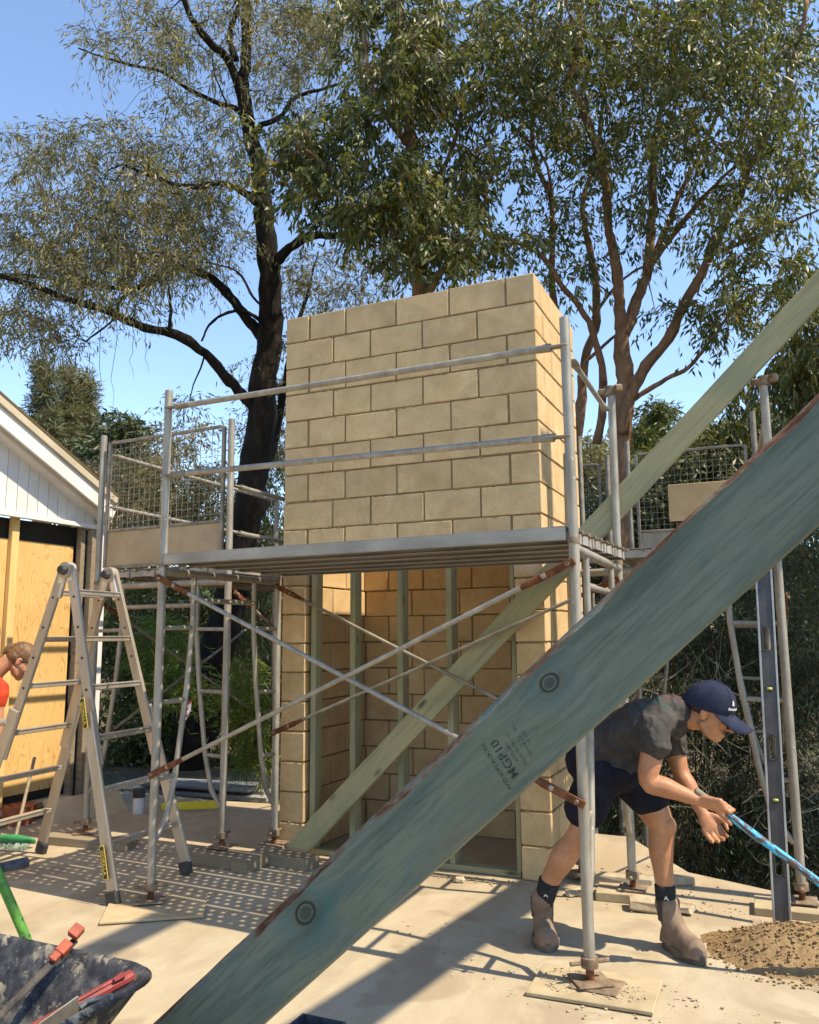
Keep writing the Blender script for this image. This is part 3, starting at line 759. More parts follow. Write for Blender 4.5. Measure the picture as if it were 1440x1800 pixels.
def rake(name, off_y, width, x, thick, mat, lift):
    d = Vector((0, ypk-yr-.25, -sl_*(yr+.02-ypk)))
    p0 = Vector((x, yr+.02, rz(yr+.02)+lift)); p1 = Vector((x, ypk, rz(ypk)+lift)); dd = (p1-p0)
    q = MB(); R3 = frame_matrix(dd, Vector((1, 0, 0))); q.cbox((p0+p1)/2, (dd.length, thick, width), .004, R3); q.build(name, mat, house)
rake('barge_board', 0, .132, HX+.16, .03, M_WHITE, -.0)
rake('barge_trim', 0, .03, HX+.135, .02, M_CREAM, -.083)
rake('roof_edge', 0, .06, HX+.10, .20, M_CREAM, .105)
q = MB(); p = [Vector((HX+.19, yr+.05, rz(yr+.05)+.175)), Vector((HX+.19, ypk, rz(ypk)+.175))]
q.add([p[0], p[1], p[1]+Vector((-6, 0, 0)), p[0]+Vector((-6, 0, 0)), p[1]+Vector((0, -3.4, -1.62)), p[1]+Vector((-6, -3.4, -1.62))], [(0, 1, 2, 3), (1, 4, 5, 2)]); q.build('roof_sheet', M_CREAM, house)
q = MB(); q.add([(HX+.14, yr+.02, rz(yr+.02)-.09), (HX+.14, ypk, rz(ypk)-.09), (HX-.02, ypk, rz(ypk)-.09), (HX-.02, yr+.02, rz(yr+.02)-.09)], [(0, 1, 2, 3)]); q.build('soffit', M_WHITE, house)
# ply wall below, recessed
for (ya, yb) in ((.47, -.19), (-.20, -1.39), (-1.40, -3.3)):
    q = MB(); q.cbox((HX-.10, (ya+yb)/2, 1.23), (.016, ya-yb-.004, 2.06), .002); q.build('ply_sheet', M_PLY, house)
for yy in (-.19, -1.35, -2.3):
    q = MB(); q.cbox((0, 0, 0), (2.44, .07, .045), .003); local_obj(q, 'stud', M_PINE, house, (HX-.065, yy, 1.22), frame_matrix((0, 0, 1), (0, 1, 0)))
for zz, nm, mt in ((.10, 'bottom_plate', M_PLYD), (.03, 'sill_plate', M_SOLE)):
    q = MB(); q.cbox((0, 0, 0), (4.2, .12 if zz > .05 else .18, .05), .003); local_obj(q, nm, mt, house, (HX-.06, -1.6, zz), frame_matrix((0, 1, 0), (1, 0, 0)))
q = MB(); q.box((HX-.75, -1.47, 1.24), (1.2, 4.28, 2.4)); q.build('dark_interior_box', M_DARK, house)  # near-black box standing in for the shade behind the ply wall
q = MB(); q.cbox((HX-.06, .52, 1.22), (.06, .05, 2.44), .004); q.build('corner_stud', M_SOLE, house)
q = MB(); q.cbox((HX+.0, .59, 1.22), (.06, .05, 2.44), .004); q.build('corner_trim', M_SOLE, house)
q = MB(); q.cbox((HX+.03, .665, 1.24), (.07, .09, 2.46), .004); q.build('corner_post', M_WHITE, house)
q = MB(); q.box((HX-2.6, .70, 1.24), (5.1, .03, 2.44)); q.build('rear_wall', M_WHITE, house)

# ------------------------------------------------------------------ ladder
lad = thing('step_ladder', 'folding aluminium A-frame ladder standing beside the left front scaffold pole', 'ladder', (-.85, -1.0, 0))
hN = Vector((-.80, -1.20, 1.865)); hF = Vector((-.86, -.78, 1.865))
feet = {'rn': Vector((-.215, -1.285, .02)), 'rf': Vector((-.235, -.705, .02)), 'ln': Vector((-1.44, -1.27, .02)), 'lf': Vector((-1.475, -.68, .02))}
def rail(a, b, W, T, name='rail', mat=M_ALU):
    d = (b-a).normalized(); R3 = frame_matrix(d, Vector((1, 0, 0))); q = MB()
    q.cbox((a+b)/2, ((b-a).length, W, T), .003, R3); q.cbox((a+b)/2+R3 @ Vector((0, 0, 0)), ((b-a).length*.999, W+.004, T*.35), .001, R3)
    return one(q, name, mat, lad)
for side in 'rl':
    tn, tf = (hN+Vector((.035 if side == 'r' else -.035, 0, 0))), (hF+Vector((.035 if side == 'r' else -.035, 0, 0)))
    fn, ff = feet[side+'n'], feet[side+'f']
    mid = .46
    for (t0, f0, s_) in ((tn, fn, 1), (tf, ff, -1)):
        ins = Vector((0, .03*s_, 0))
        rail(t0, t0.lerp(f0, .62), .066, .024); r_ = rail(t0.lerp(f0, mid)-ins*.85, f0-ins*.85+Vector((0, 0, .05)), .072, .024, 'outer_rail')
        fo = f0-ins*.85; q = MB(); dd = (f0-t0).normalized()
        q.cbox(fo+Vector((0, 0, .02)), (.085, .04, .08), .008, Matrix.Rotation(-.3 if side == 'r' else .3, 3, 'Y')); put(q.build('foot', M_BLACK), r_)
        for k in (.09, .19, .29, .39):
            p = t0.lerp(f0, k); q = MB(); q.tube([p-Vector((0, .014, 0)), p+Vector((0, .014, 0))], .0085, 8); one(q, 'rung_end', M_BLACK, lad)
    for k in range(1, 7):
        u = .075+(k-1)*.155
        a, b = tn.lerp(fn, u), tf.lerp(ff, u)
        out = 1 if u > .5 else 0
        q = MB(); d = (b-a).normalized(); R3 = frame_matrix(d, Vector((0, 0, 1)))
        q.cbox((a+b)/2, ((b-a).length-.015+out*.045, .030, .034), .004, R3); q.cbox((a+b)/2+Vector((0, 0, .015)), ((b-a).length-.03, .008, .046), .002, R3)
        one(q, 'rung', M_ALUB if k % 2 else M_ALU, lad)
        if out:
            for e_ in (.08, .3, .7, .92):
                p = a.lerp(b, e_); q = MB(); q.ell(p+Vector((.024 if side == 'r' else -.024, 0, 0)), (.007, .007, .007), None, 8, 5); one(q, 'rivet', M_ALUB, lad)
for hp in (hN, hF):
    q = MB(); q.tube([hp-Vector((0, .026, 0)), hp+Vector((0, .026, 0))], .052, 20); h = one(q, 'hinge', M_ALU, lad, 40)
    q = MB(); q.tube([hp-Vector((0, .060, 0)), hp-Vector((0, .026, 0))], [.026, .032], 8); put(one(q, 'hinge_knob', M_BLACK, None, 40), h)
    for sx in (-1, 1):
        q = MB(); q.cbox(hp+Vector((sx*.045, 0, -.09)), (.052, .03, .16), .006, Matrix.Rotation(-sx*.30, 3, 'Y')); put(q.build('hinge_plate', M_ALUB), h)
tn = hN+Vector((.035, 0, 0)); fn = feet['rn']; dd = (fn-tn).normalized()
M_LBLK = simple('label_black', (.015, .014, .012), None, .4); M_LYEL = simple('label_yellow', (.62, .44, .04), None, .45)
for u in (.46, .89):
    p = tn.lerp(fn, u)+Vector((0, -.042, 0)) + (Vector((0, -.012, 0)))
    R3 = frame_matrix(dd, Vector((-dd.z, 0, dd.x)))
    if (R3 @ Vector((0, 0, 1))).y > 0: R3 = frame_matrix(dd, -Vector((-dd.z, 0, dd.x)))
    n_ = R3 @ Vector((0, 0, 1))
    q = MB(); q.cbox(p, (.178, .036, .003), .0012, R3); l_ = one(q, 'label_plate', M_LYEL, lad)
    q = MB(); q.cbox(p+n_*.0012, (.170, .029, .003), .0012, R3); put(q.build('label_field', M_LBLK), l_)
    put(text_mesh('GORILLA', .030, M_LYEL, 'label_text', None, Matrix.Translation(p+n_*.0032) @ R3.to_4x4(), 1.1, .0007), l_)
q = MB(); p = (hN+Vector((-.035, 0, 0))).lerp(feet['ln'], .50)+Vector((-.0, -.02, 0)); q.tube([p+Vector((-.02, -.02, 0)), p+Vector((-.075, -.03, -.004))], [.016, .024], 8); one(q, 'lock_knob', M_ALU, lad, 30)

# ------------------------------------------------------------------ trees and bushes
def bark(name, a, b, c_, sc=3.0, stretch=.35):
    m = Mat(name, .95, spec=.15); v = m.co((1, 1, stretch), False)
    n1 = m.noise(v, sc*3, 8, .7, .5); n2 = m.vor(m.co((1, 1, stretch*.6), False), sc*7)
    m.col(m.mix(m.ramp(m.noise(v, sc, 4), [(.45, 0.), (.65, .8)]), m.ramp(n1, [(.32, a), (.55, b), (.75, c_)]), b))
    m.bump(n1, .9, .03).bump(n2, .7, .02); return m.m
M_BARKD = bark('shade_darkened_bark', (.007, .006, .005), (.022, .017, .013), (.065, .048, .035))  # bark colour darkened to stand in for shade on the trunk
M_BARKB = bark('brown_stringy_bark', (.10, .052, .030), (.26, .15, .09), (.42, .29, .195), 4, .3)
M_TWIG = bark('twig_bark', (.05, .035, .025), (.11, .075, .05), (.2, .15, .11), 6)
M_PALE = bark('pale_dead_twig', (.20, .16, .11), (.32, .27, .2), (.45, .4, .31), 6)
def leafmat(name, stops, trans=.25, rough=.42, spec=.5):
    m = Mat(name, rough, spec=spec); at_ = m.n('ShaderNodeAttribute', attribute_name='tint')
    c = m.ramp(at_.outputs['Fac'], stops); m.col(c)
    tl = m.n('ShaderNodeBsdfTranslucent'); m.ln(m.mix(1., c, (1.25, 1.2, .6), 'MULTIPLY'), tl.inputs[0])
    mx = m.n('ShaderNodeMixShader'); mx.inputs[0].default_value = trans; out = m.t.nodes['Material Output']
    m.ln(m.b.outputs[0], mx.inputs[1]); m.ln(tl.outputs[0], mx.inputs[2]); m.ln(mx.outputs[0], out.inputs[0]); return m.m
M_LEAFG = leafmat('grey_olive_leaves', [(0., (.095, .092, .042)), (.5, (.21, .19, .09)), (.85, (.33, .275, .14)), (1., (.34, .21, .10))], .36, .5, .35)
M_LEAFD = leafmat('glossy_dark_leaves', [(0., (.040, .056, .015)), (.5, (.105, .122, .032)), (.85, (.22, .22, .062)), (1., (.28, .20, .065))], .36, .45, .4)
M_LEAFY = leafmat('yellow_green_leaves', [(0., (.06, .078, .024)), (.5, (.135, .15, .05)), (.85, (.22, .215, .08)), (1., (.28, .22, .085))], .35, .4)
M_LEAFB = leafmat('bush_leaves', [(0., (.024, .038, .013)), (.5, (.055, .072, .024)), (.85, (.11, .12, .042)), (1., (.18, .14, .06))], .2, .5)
M_FERN = leafmat('bright_fern_leaves', [(0., (.08, .13, .018)), (.5, (.16, .22, .032)), (1., (.28, .32, .065))], .45, .5)
M_NEEDLE = leafmat('hazed_needle_foliage', [(0., (.08, .09, .045)), (.5, (.15, .155, .075)), (.85, (.21, .185, .095)), (1., (.28, .18, .09))], .3, .7)  # needle colours lightened to suggest distance haze
M_DRY = leafmat('dry_scrub', [(0., (.035, .035, .018)), (.5, (.075, .068, .036)), (1., (.17, .14, .08))], .15, .7)

def leaf_mesh(name, C, D, L, W, tint, mat, fold=.35, bend=0.):
    n = len(C); D = D/np.maximum(np.linalg.norm(D, axis=1, keepdims=True), 1e-6)
    rv = RNG.normal(size=(n, 3)); S = np.cross(D, rv); S /= np.maximum(np.linalg.norm(S, axis=1, keepdims=True), 1e-6)
    N = np.cross(S, D); L = np.broadcast_to(L, (n,))[:, None]; W = np.broadcast_to(W, (n,))[:, None]
    V = np.empty((n, 4, 3)); V[:, 0] = C
    midp = C + D*L*.42 + N*W*bend
    V[:, 1] = midp + S*W*.5 + N*W*fold*.5; V[:, 2] = C + D*L; V[:, 3] = midp - S*W*.5 + N*W*fold*.5
    me = bpy.data.meshes.new(name); me.vertices.add(n*4); me.vertices.foreach_set('co', V.reshape(-1).astype(np.float32))
    idx = (np.arange(n)[:, None]*4 + np.array([0, 1, 2, 0, 2, 3])[None]).reshape(-1)
    me.loops.add(n*6); me.loops.foreach_set('vertex_index', idx.astype(np.int32))
    me.polygons.add(n*2); me.polygons.foreach_set('loop_start', np.arange(0, n*6, 3, dtype=np.int32))
    me.update(calc_edges=True)
    a = me.attributes.new('tint', 'FLOAT', 'POINT'); a.data.foreach_set('value', np.repeat(np.clip(tint, 0, 1), 4).astype(np.float32))
    me.materials.append(mat); return me

def smooth_line(pts, sub=4):
    P = [np.array(p, float) for p in pts]; out = []
    for i in range(len(P)-1):
        p0, p1, p2, p3 = P[max(i-1, 0)], P[i], P[i+1], P[min(i+2, len(P)-1)]
        for k in range(sub):
            t_ = k/sub; out.append(.5*((2*p1)+(p2-p0)*t_+(2*p0-5*p1+4*p2-p3)*t_**2+(3*p1-p0-3*p2+p3)*t_**3))
    out.append(P[-1]); return out

def tree(name, label, limbs, blobs, leaf, barkm, cat='tree', seed=1, base=None, twig_r=.007, nside=10, group=None, twigmat=None, clear=None):
    """limbs: polylines of (px, py, depth, radius); blobs: (px, py, rx, ry, depth, half depth, clumps)
    leaf: dict(per, rc, L, W, hang, mat)"""
    rs = np.random.default_rng(seed); rr = random.Random(seed)
    trunk = MB(); nodes = []; noder = []
    base_pt = None
    for li, lb in enumerate(limbs):
        P = [np.append(at(x, y, d), r_) for x, y, d, r_ in lb]; Q = smooth_line(P, 5)
        pts = []; rads_ = []
        for i, qv in enumerate(Q):
            j = qv[3]*.16; pts.append(Vector(qv[:3])+Vector((rr.uniform(-j, j), rr.uniform(-j, j), rr.uniform(-j, j)))); rads_.append(max(.003, qv[3]*rr.uniform(.90, 1.10)))
        if base_pt is None: base_pt = Vector(pts[0])
        trunk.tube(pts, rads_, nside if rads_[0] > .05 else 7)
        st = 0 if rads_[0] < .06 else len(pts)//3
        for p_, r_ in list(zip(pts, rads_))[st:]: nodes.append(np.array(p_)); noder.append(r_)
    th = thing(name, label, cat, base if base is not None else base_pt, group)
    trunk.v = [tuple(Vector(p_)+mnoise.noise_vector(Vector(p_)*7.)*.012+mnoise.noise_vector(Vector(p_)*2.2)*.02) for p_ in trunk.v]
    trunk.build('trunk', barkm, th, 'all')
    cl = []
    for (x, y, rx, ry, d, hd, k) in blobs:
        k = max(3, int(k*leaf.get('keep', 1.)))
        a = rs.uniform(0, 2*math.pi, k); q = np.sqrt(rs.uniform(0, 1, k)); dz = rs.uniform(-1, 1, k)*hd
        for i in range(k): cl.append(at(x+rx*q[i]*math.cos(a[i]), y+ry*q[i]*math.sin(a[i]), d+dz[i]))
    cl = np.array(cl); tw = MB()
    if clear: cl = cl[cl[:, 1] > clear]
    if len(nodes):
        ND = np.array(nodes); dist = np.min(np.linalg.norm(cl[:, None]-ND[None], axis=2), axis=1) if len(cl)*len(ND) < 4e6 else rs.uniform(0, 1, len(cl))
        order = np.argsort(dist); buf = np.zeros((len(ND)+len(cl), 3)); buf[:len(ND)] = ND; rb = np.zeros(len(buf)); rb[:len(ND)] = noder; cnt = len(ND)
        for i in order:
            c_ = cl[i]; dd = np.linalg.norm(buf[:cnt]-c_, axis=1); j = int(np.argmin(dd)); a_ = buf[j]; L_ = dd[j]
            up = np.array([0, 0, L_*.12]); m1 = a_*.6+c_*.4+up+rs.normal(size=3)*L_*.09; m2 = a_*.25+c_*.75+up*.6+rs.normal(size=3)*L_*.07
            r0 = min(rb[j]*.7, twig_r*(1+L_*1.6)); r0 = max(r0, twig_r*.55)
            tw.tube([a_, m1, m2, c_], [r0, r0*.8, r0*.62, r0*.45], 4, False)
            buf[cnt] = c_; rb[cnt] = max(r0*.55, .003); cnt += 1
    per, rc = leaf['per'], leaf['rc']; ns = leaf.get('sprays', 5); per = (per//ns)*ns; n = len(cl)*per; K = len(cl)*ns; h = leaf['hang']
    sd_ = rs.normal(size=(K, 3)); sd_ /= np.linalg.norm(sd_, axis=1, keepdims=True); sd_[:, 2] *= .7
    sl_n = rc*rs.uniform(.9, 2.3, (K, 1)); o_ = np.repeat(cl, ns, 0)
    drop = np.array([[0, 0, -1.]])*sl_n*leaf.get('droop', .55)
    if len(nodes):
        sq = MB(); sr = max(.0022, twig_r*.36)
        for i in range(K):
            p0, d0, L0, g0_ = o_[i], sd_[i], sl_n[i, 0], drop[i]
            sq.tube([p0, p0+d0*L0*.5+g0_*.25, p0+d0*L0+g0_], [sr, sr*.8, sr*.4], 3, False)
        tw.v += sq.v; tw.f += [tuple(q_+tw.n for q_ in f_) for f_ in sq.f]; tw.mi += sq.mi; tw.n += sq.n
        one(tw, 'branches', twigmat or barkm, th, 'all')['kind'] = 'stuff'
    tt = rs.uniform(.15, 1.05, (K, per//ns, 1))
    C_ = (o_[:, None]+sd_[:, None]*sl_n[:, None]*tt+drop[:, None]*tt**2+rs.normal(size=(K, per//ns, 3))*rc*.14).reshape(-1, 3)
    D_ = rs.normal(size=(n, 3))*(1-h)*.8+np.array([0, 0, -1])*h*1.5+np.repeat(sd_, per//ns, 0)*.55
    if leaf.get('radial'): D_ += np.repeat(sd_, per//ns, 0)*leaf['radial']
    tint = np.clip(np.repeat(rs.normal(.42, .15, len(cl)), per)+rs.normal(0, .17, n), 0, 1)
    L_ = leaf['L']*rs.uniform(.6, 1.25, n); W_ = leaf['W']*rs.uniform(.7, 1.25, n)
    me = leaf_mesh('crown', C_, D_, L_, W_, tint, leaf['mat']); o = bpy.data.objects.new('crown', me); COL.objects.link(o); put(o, th)
    o['kind'] = 'stuff'
    return th

# --- dark-trunked eucalypt, left of the tower
dL = 10.6; KS = 10.6/8.4*.74
def li(pts, d0, d1, r0, r1):
    n = len(pts)-1; return [(x, y, d0+(d1-d0)*i/n, r0+(r1-r0)*(i/n)**.8) for i, (x, y) in enumerate(pts)]
left_limbs = [
    [(300, 1460, dL, .33*KS), (335, 1340, dL, .27*KS), (372, 1180, dL, .235*KS), (412, 1010, dL, .225*KS), (440, 880, dL, .215*KS), (458, 750, dL, .20*KS), (468, 640, dL, .185*KS), (477, 560, dL, .17*KS), (474, 480, dL, .15*KS), (466, 400, dL, .135*KS), (456, 310, dL, .115*KS), (436, 215, dL, .10*KS), (428, 150, dL, .09*KS), (434, 60, dL+.1, .07*KS), (428, -60, dL+.2, .055*KS), (422, -220, dL+.3, .03*KS)],
    li([(432, 190), (402, 108), (366, 72), (332, 20), (305, -70)], dL, dL-.8, .075*KS, .03*KS),
    li([(412, 105), (404, 60), (420, 10), (425, -50)], dL, dL+.4, .05*KS, .03*KS),
    li([(442, 890), (455, 850), (482, 770), (500, 680), (515, 600), (540, 520), (560, 440)], dL+.1, dL+1.0, .12*KS, .008*KS),
    li([(462, 735), (435, 700), (395, 660), (360, 620), (310, 588), (255, 575), (190, 548), (110, 522), (30, 492), (-70, 470)], dL, dL-1.2, .10*KS, .03*KS),
    li([(474, 610), (440, 568), (405, 520), (365, 484), (318, 472), (285, 480), (240, 508), (180, 502), (90, 488), (0, 482)], dL, dL+.8, .085*KS, .025*KS),
    li([(290, 478), (215, 525), (200, 560), (150, 600)], dL+.3, dL+.2, .035*KS, .012*KS),
    li([(460, 365), (432, 338), (402, 324), (375, 322), (345, 326), (290, 320), (220, 290)], dL, dL-1.0, .06*KS, .02*KS),
    li([(438, 215), (414, 192), (380, 180), (345, 163), (280, 125), (215, 110), (175, 98), (138, 86)], dL, dL+.6, .045*KS, .012*KS),
    li([(478, 478), (496, 448), (528, 424), (560, 415), (600, 412), (660, 395)], dL, dL-.6, .085*KS, .035*KS),
    li([(440, 245), (455, 225), (490, 205), (518, 172), (560, 158), (596, 148)], dL, dL+.6, .05*KS, .02*KS),
    li([(470, 575), (448, 555), (420, 545), (395, 552), (368, 572), (354, 598)], dL-.1, dL-.5, .03*KS, .014*KS),
    li([(298, 580), (300, 540), (298, 505)], dL-.4, dL-.3, .028*KS, .014*KS),
    li([(472, 550), (445, 520), (420, 480), (370, 462), (310, 462)], dL+.1, dL+.6, .022*KS, .01*KS),
    li([(400, 190), (385, 150), (376, 120), (374, 95)], dL, dL-.2, .014*KS, .008*KS),
]
left_blobs = [(60, 330, 130, 130, dL-.2, 1.5, 60), (180, 300, 130, 90, dL-.4, 1.5, 75), (160, 420, 190, 90, dL-.3, 1.6, 110), (330, 270, 110, 100, dL+.3, 1.5, 75),
              (270, 390, 120, 90, dL-.2, 1.5, 70), (60, 520, 110, 90, dL-.5, 1.4, 55), (200, 480, 110, 60, dL-.3, 1.4, 40), (360, 420, 70, 90, dL+.3, 1.4, 40),
              (250, 60, 100, 60, dL-.2, 1.2, 30), (330, 90, 120, 80, dL, 1.4, 34), (520, 60, 90, 90, dL+.6, 1.4, 60), (560, 30, 80, 60, dL+.6, 1.4, 30), (520, 190, 70, 80, dL+.5, 1.3, 34), (340, -60, 220, 90, dL, 1.5, 70),
              (40, 580, 70, 40, dL-.5, 1.0, 10), (130, 580, 50, 30, dL-.5, 1, 5), (480, 640, 60, 60, dL+.9, .8, 16), (330, 690, 30, 40, dL-.6, .5, 4), (470, 720, 60, 90, dL+1.2, .8, 26), (540, 500, 60, 60, dL+1, 1, 30), (640, 470, 70, 60, dL+1.2, 1, 34), (-120, 400, 140, 220, dL-.3, 1.5, 60)]
tree('eucalyptus_tree', 'tall dark-trunked gum tree with fine olive leaves, left of the tower', left_limbs, left_blobs,
     dict(per=65, rc=.25, L=.105, W=.019, hang=.45, mat=M_LEAFG, keep=.85), M_BARKD, seed=3, base=at(300, 1460, dL), clear=1.2)

# --- multi-stemmed brown gum, right of the tower
dR = 9.6
right_limbs = [
    [(1075, 1180, dR, .26*.66), (1085, 1000, dR, .21*.66), (1090, 860, dR, .18*.66), (1096, 720, dR, .165*.66), (1097, 640, dR, .15*.66), (1094, 575, dR, .14*.66)],
    li([(1094, 580), (1087, 530), (1085, 480), (1078, 440), (1070, 400), (1065, 325), (1045, 250), (1015, 175), (1002, 135), (1018, 75), (1020, 0), (1030, -90)], dR, dR-.6, .11*.66, .04*.66),
    li([(1096, 590), (1112, 545), (1135, 490), (1144, 425), (1148, 325), (1153, 235), (1168, 170), (1190, 60), (1200, -60)], dR, dR+.6, .12*.66, .035*.66),
    li([(1140, 470), (1185, 415), (1225, 360), (1265, 320), (1297, 288), (1340, 240)], dR, dR-.8, .06*.66, .02*.66),
    li([(1138, 485), (1165, 420), (1200, 330), (1240, 250), (1262, 190), (1280, 80)], dR+.1, dR+.9, .07*.66, .025*.66),
    li([(1092, 760), (1108, 695), (1145, 630), (1180, 588), (1198, 545), (1235, 480), (1258, 425), (1280, 380), (1303, 342), (1315, 300), (1350, 228), (1372, 175), (1395, 110), (1420, 0)], dR-.1, dR-1.0, .11*.66, .035*.66),
    li([(1108, 705), (1160, 672), (1210, 646), (1250, 596), (1286, 548), (1330, 520)], dR-.1, dR-.9, .055*.66, .015*.66),
    li([(1010, 800), (1022, 715), (1030, 630), (1048, 565), (1046, 480), (1032, 415), (1025, 350), (1048, 280), (1060, 180), (1075, 60)], dR+.5, dR+1.2, .105*.66, .035*.66),
    li([(1050, 780), (1060, 690), (1052, 615), (1028, 555), (985, 495), (955, 452), (915, 428), (865, 412), (815, 385)], dR+.3, dR-.5, .08*.66, .025*.66),
    li([(995, 640), (980, 560), (970, 500), (972, 430), (968, 350), (938, 275), (936, 200), (930, 120), (940, 40), (945, -50)], dR+.7, dR+.4, .075*.66, .03*.66),
    li([(970, 350), (958, 280), (920, 240), (880, 200)], dR+.5, dR+.2, .03*.66, .012*.66),
    li([(1262, 440), (1320, 420), (1362, 408), (1405, 385), (1450, 362)], dR-.6, dR-1.4, .04*.66, .015*.66),
    li([(1030, 640), (1062, 605), (1090, 585)], dR+.3, dR+.1, .035*.66, .03*.66),
    li([(1040, 560), (1080, 505), (1110, 480), (1130, 470)], dR+.4, dR+.2, .03*.66, .02*.66),
    li([(1310, 320), (1300, 250), (1330, 150), (1340, 60)], dR-.8, dR-1, .04*.66, .015*.66),
]
right_blobs = [(820, 90, 110, 100, dR-.3, 1.5, 120), (930, 80, 110, 100, dR, 1.5, 120), (1060, 70, 120, 90, dR, 1.6, 130), (1200, 70, 130, 90, dR-.2, 1.6, 140), (1340, 80, 120, 110, dR-.6, 1.6, 140),
               (880, 200, 100, 90, dR, 1.4, 75), (1000, 230, 100, 70, dR+.2, 1.4, 55), (1120, 210, 100, 90, dR, 1.4, 75), (1250, 190, 110, 80, dR-.4, 1.4, 85), (1390, 230, 80, 100, dR-.9, 1.3, 85),
               (960, 340, 70, 60, dR+.4, 1.2, 30), (1080, 330, 90, 70, dR+.3, 1.2, 34), (1200, 330, 80, 70, dR, 1.2, 34), (1340, 340, 90, 70, dR-.6, 1.2, 55),
               (1330, 460, 100, 80, dR-.8, 1.1, 70), (1250, 540, 60, 50, dR-.4, .9, 20), (1360, 550, 70, 50, dR-.9, .9, 36), (1165, 440, 60, 50, dR, 1., 12), (1180, 520, 50, 40, dR, .9, 10), (990, 450, 60, 60, dR+.6, 1., 26), (900, 440, 60, 40, dR, 1., 26), (1030, 500, 30, 50, dR+.6, .8, 8), (1120, -60, 330, 60, dR-.3, 1.6, 150)]
tree('eucalyptus_tree', 'brown many-stemmed gum tree with glossy leaves, right of the tower', right_limbs, right_blobs,
     dict(per=55, rc=.20, L=.105, W=.030, hang=.48, mat=M_LEAFD, keep=.48), M_BARKB, seed=5, base=at(1075, 1180, dR))

# --- dense gum behind the tower
dM = 8.9
mid_limbs = [
    [(760, 1200, dM+.6, .17), (756, 950, dM+.6, .15), (750, 700, dM+.5, .13), (740, 560, dM+.4, .11), (735, 470, dM+.3, .09), (728, 380, dM+.2, .075), (722, 260, dM, .06), (712, 120, dM, .05), (700, 0, dM, .04), (690, -80, dM, .03)],
    li([(735, 470), (690, 400), (630, 340), (570, 290), (520, 250)], dM+.2, dM-.8, .05, .018),
    li([(742, 540), (780, 470), (820, 420), (850, 360), (860, 300)], dM+.3, dM-.3, .05, .015),
    li([(722, 260), (680, 200), (650, 130), (640, 50)], dM, dM-.5, .04, .015),
    li([(728, 380), (770, 320), (800, 250), (820, 170)], dM, dM+.5, .04, .015),
]
mid_blobs = [(690, 60, 90, 80, dM-.2, 1.1, 100), (660, 150, 80, 70, dM-.3, 1.1, 90), (740, 130, 70, 90, dM, 1.1, 70), (490, 240, 75, 55, dM-.8, .8, 75), (560, 270, 80, 70, dM-.8, .9, 95), (500, 320, 60, 55, dM-.7, .8, 55), (600, 340, 80, 60, dM-.7, .9, 80), (680, 290, 80, 70, dM-.5, 1., 90), (690, 390, 90, 50, dM-.4, 1., 75), (760, 330, 80, 70, dM-.2, 1., 70), (820, 400, 70, 60, dM-.2, 1., 48), (760, 450, 90, 40, dM, .9, 45), (620, 0, 40, 40, dM-.3, .8, 22), (700, -70, 120, 50, dM, 1.1, 60), (840, 300, 60, 60, dM, 1, 36)]
tree('eucalyptus_tree', 'dense dark-leaved gum rising behind the block tower', mid_limbs, mid_blobs,
     dict(per=55, rc=.19, L=.108, W=.033, hang=.52, mat=M_LEAFD, keep=.46), M_BARKB, seed=9, base=at(760, 1200, dM+.6), clear=1.4)

# --- background vegetation
def bush(name, label, blobs, leaf, seed, stems=6, barkm=None, cat='bush', sr=.02, group=None):
    rs = random.Random(seed); limbs = []
    allb = blobs
    x0 = sum(b[0] for b in allb)/len(allb); d0 = sum(b[4] for b in allb)/len(allb); yb = max(b[1]+b[3] for b in allb)
    for i in range(stems):
        b = rs.choice(allb); xs_ = x0+(b[0]-x0)*.5+rs.uniform(-40, 40)
        limbs.append(li([(xs_, yb), ((xs_+b[0])/2+rs.uniform(-15, 15), (yb+b[1])/2), (b[0]+rs.uniform(-.5, .5)*b[2], b[1]-rs.uniform(0, .6)*b[3])], d0, b[4], sr, sr*.35))
    return tree(name, label, limbs, blobs, leaf, barkm or M_TWIG, cat, seed, at(x0, yb, d0), .005, 6, group)
LB_ = dict(per=60, rc=.26, L=.11, W=.034, hang=.35, mat=M_LEAFB)
# left, behind the scaffold
bush('shrub', 'pale olive shrub behind the left wire mesh panel', [(290, 850, 90, 60, 13.2, 1., 75), (250, 930, 80, 60, 13.2, 1., 55), (370, 900, 60, 80, 13.2, 1, 60), (310, 770, 50, 30, 13.2, .8, 18)], dict(per=60, rc=.27, L=.12, W=.026, hang=.45, mat=M_LEAFG), 21, 8)
bush('shrub', 'dark leafy shrub low behind the ladder and left scaffold legs', [(230, 1120, 70, 90, 11.8, .8, 70), (300, 1060, 80, 70, 12.2, .8, 70), (280, 1220, 90, 80, 11.6, .7, 90), (240, 1310, 80, 50, 11.4, .6, 60)], dict(per=60, rc=.26, L=.11, W=.034, hang=.35, mat=M_LEAFY), 22, 8)
bush('fern_bush', 'bright yellow-green feathery bush between the scaffold legs', [(285, 1130, 40, 50, 8.9, .4, 30), (300, 1200, 45, 40, 8.8, .4, 24)], dict(per=90, rc=.17, L=.10, W=.012, hang=.25, mat=M_FERN, radial=.6), 23, 4)
bush('fern_bush', 'bright feathery bush at the tower\'s left foot', [(425, 1210, 30, 50, 8.2, .4, 22), (440, 1290, 40, 50, 8.2, .4, 28)], dict(per=90, rc=.15, L=.10, W=.012, hang=.25, mat=M_FERN, radial=.6), 24, 4)
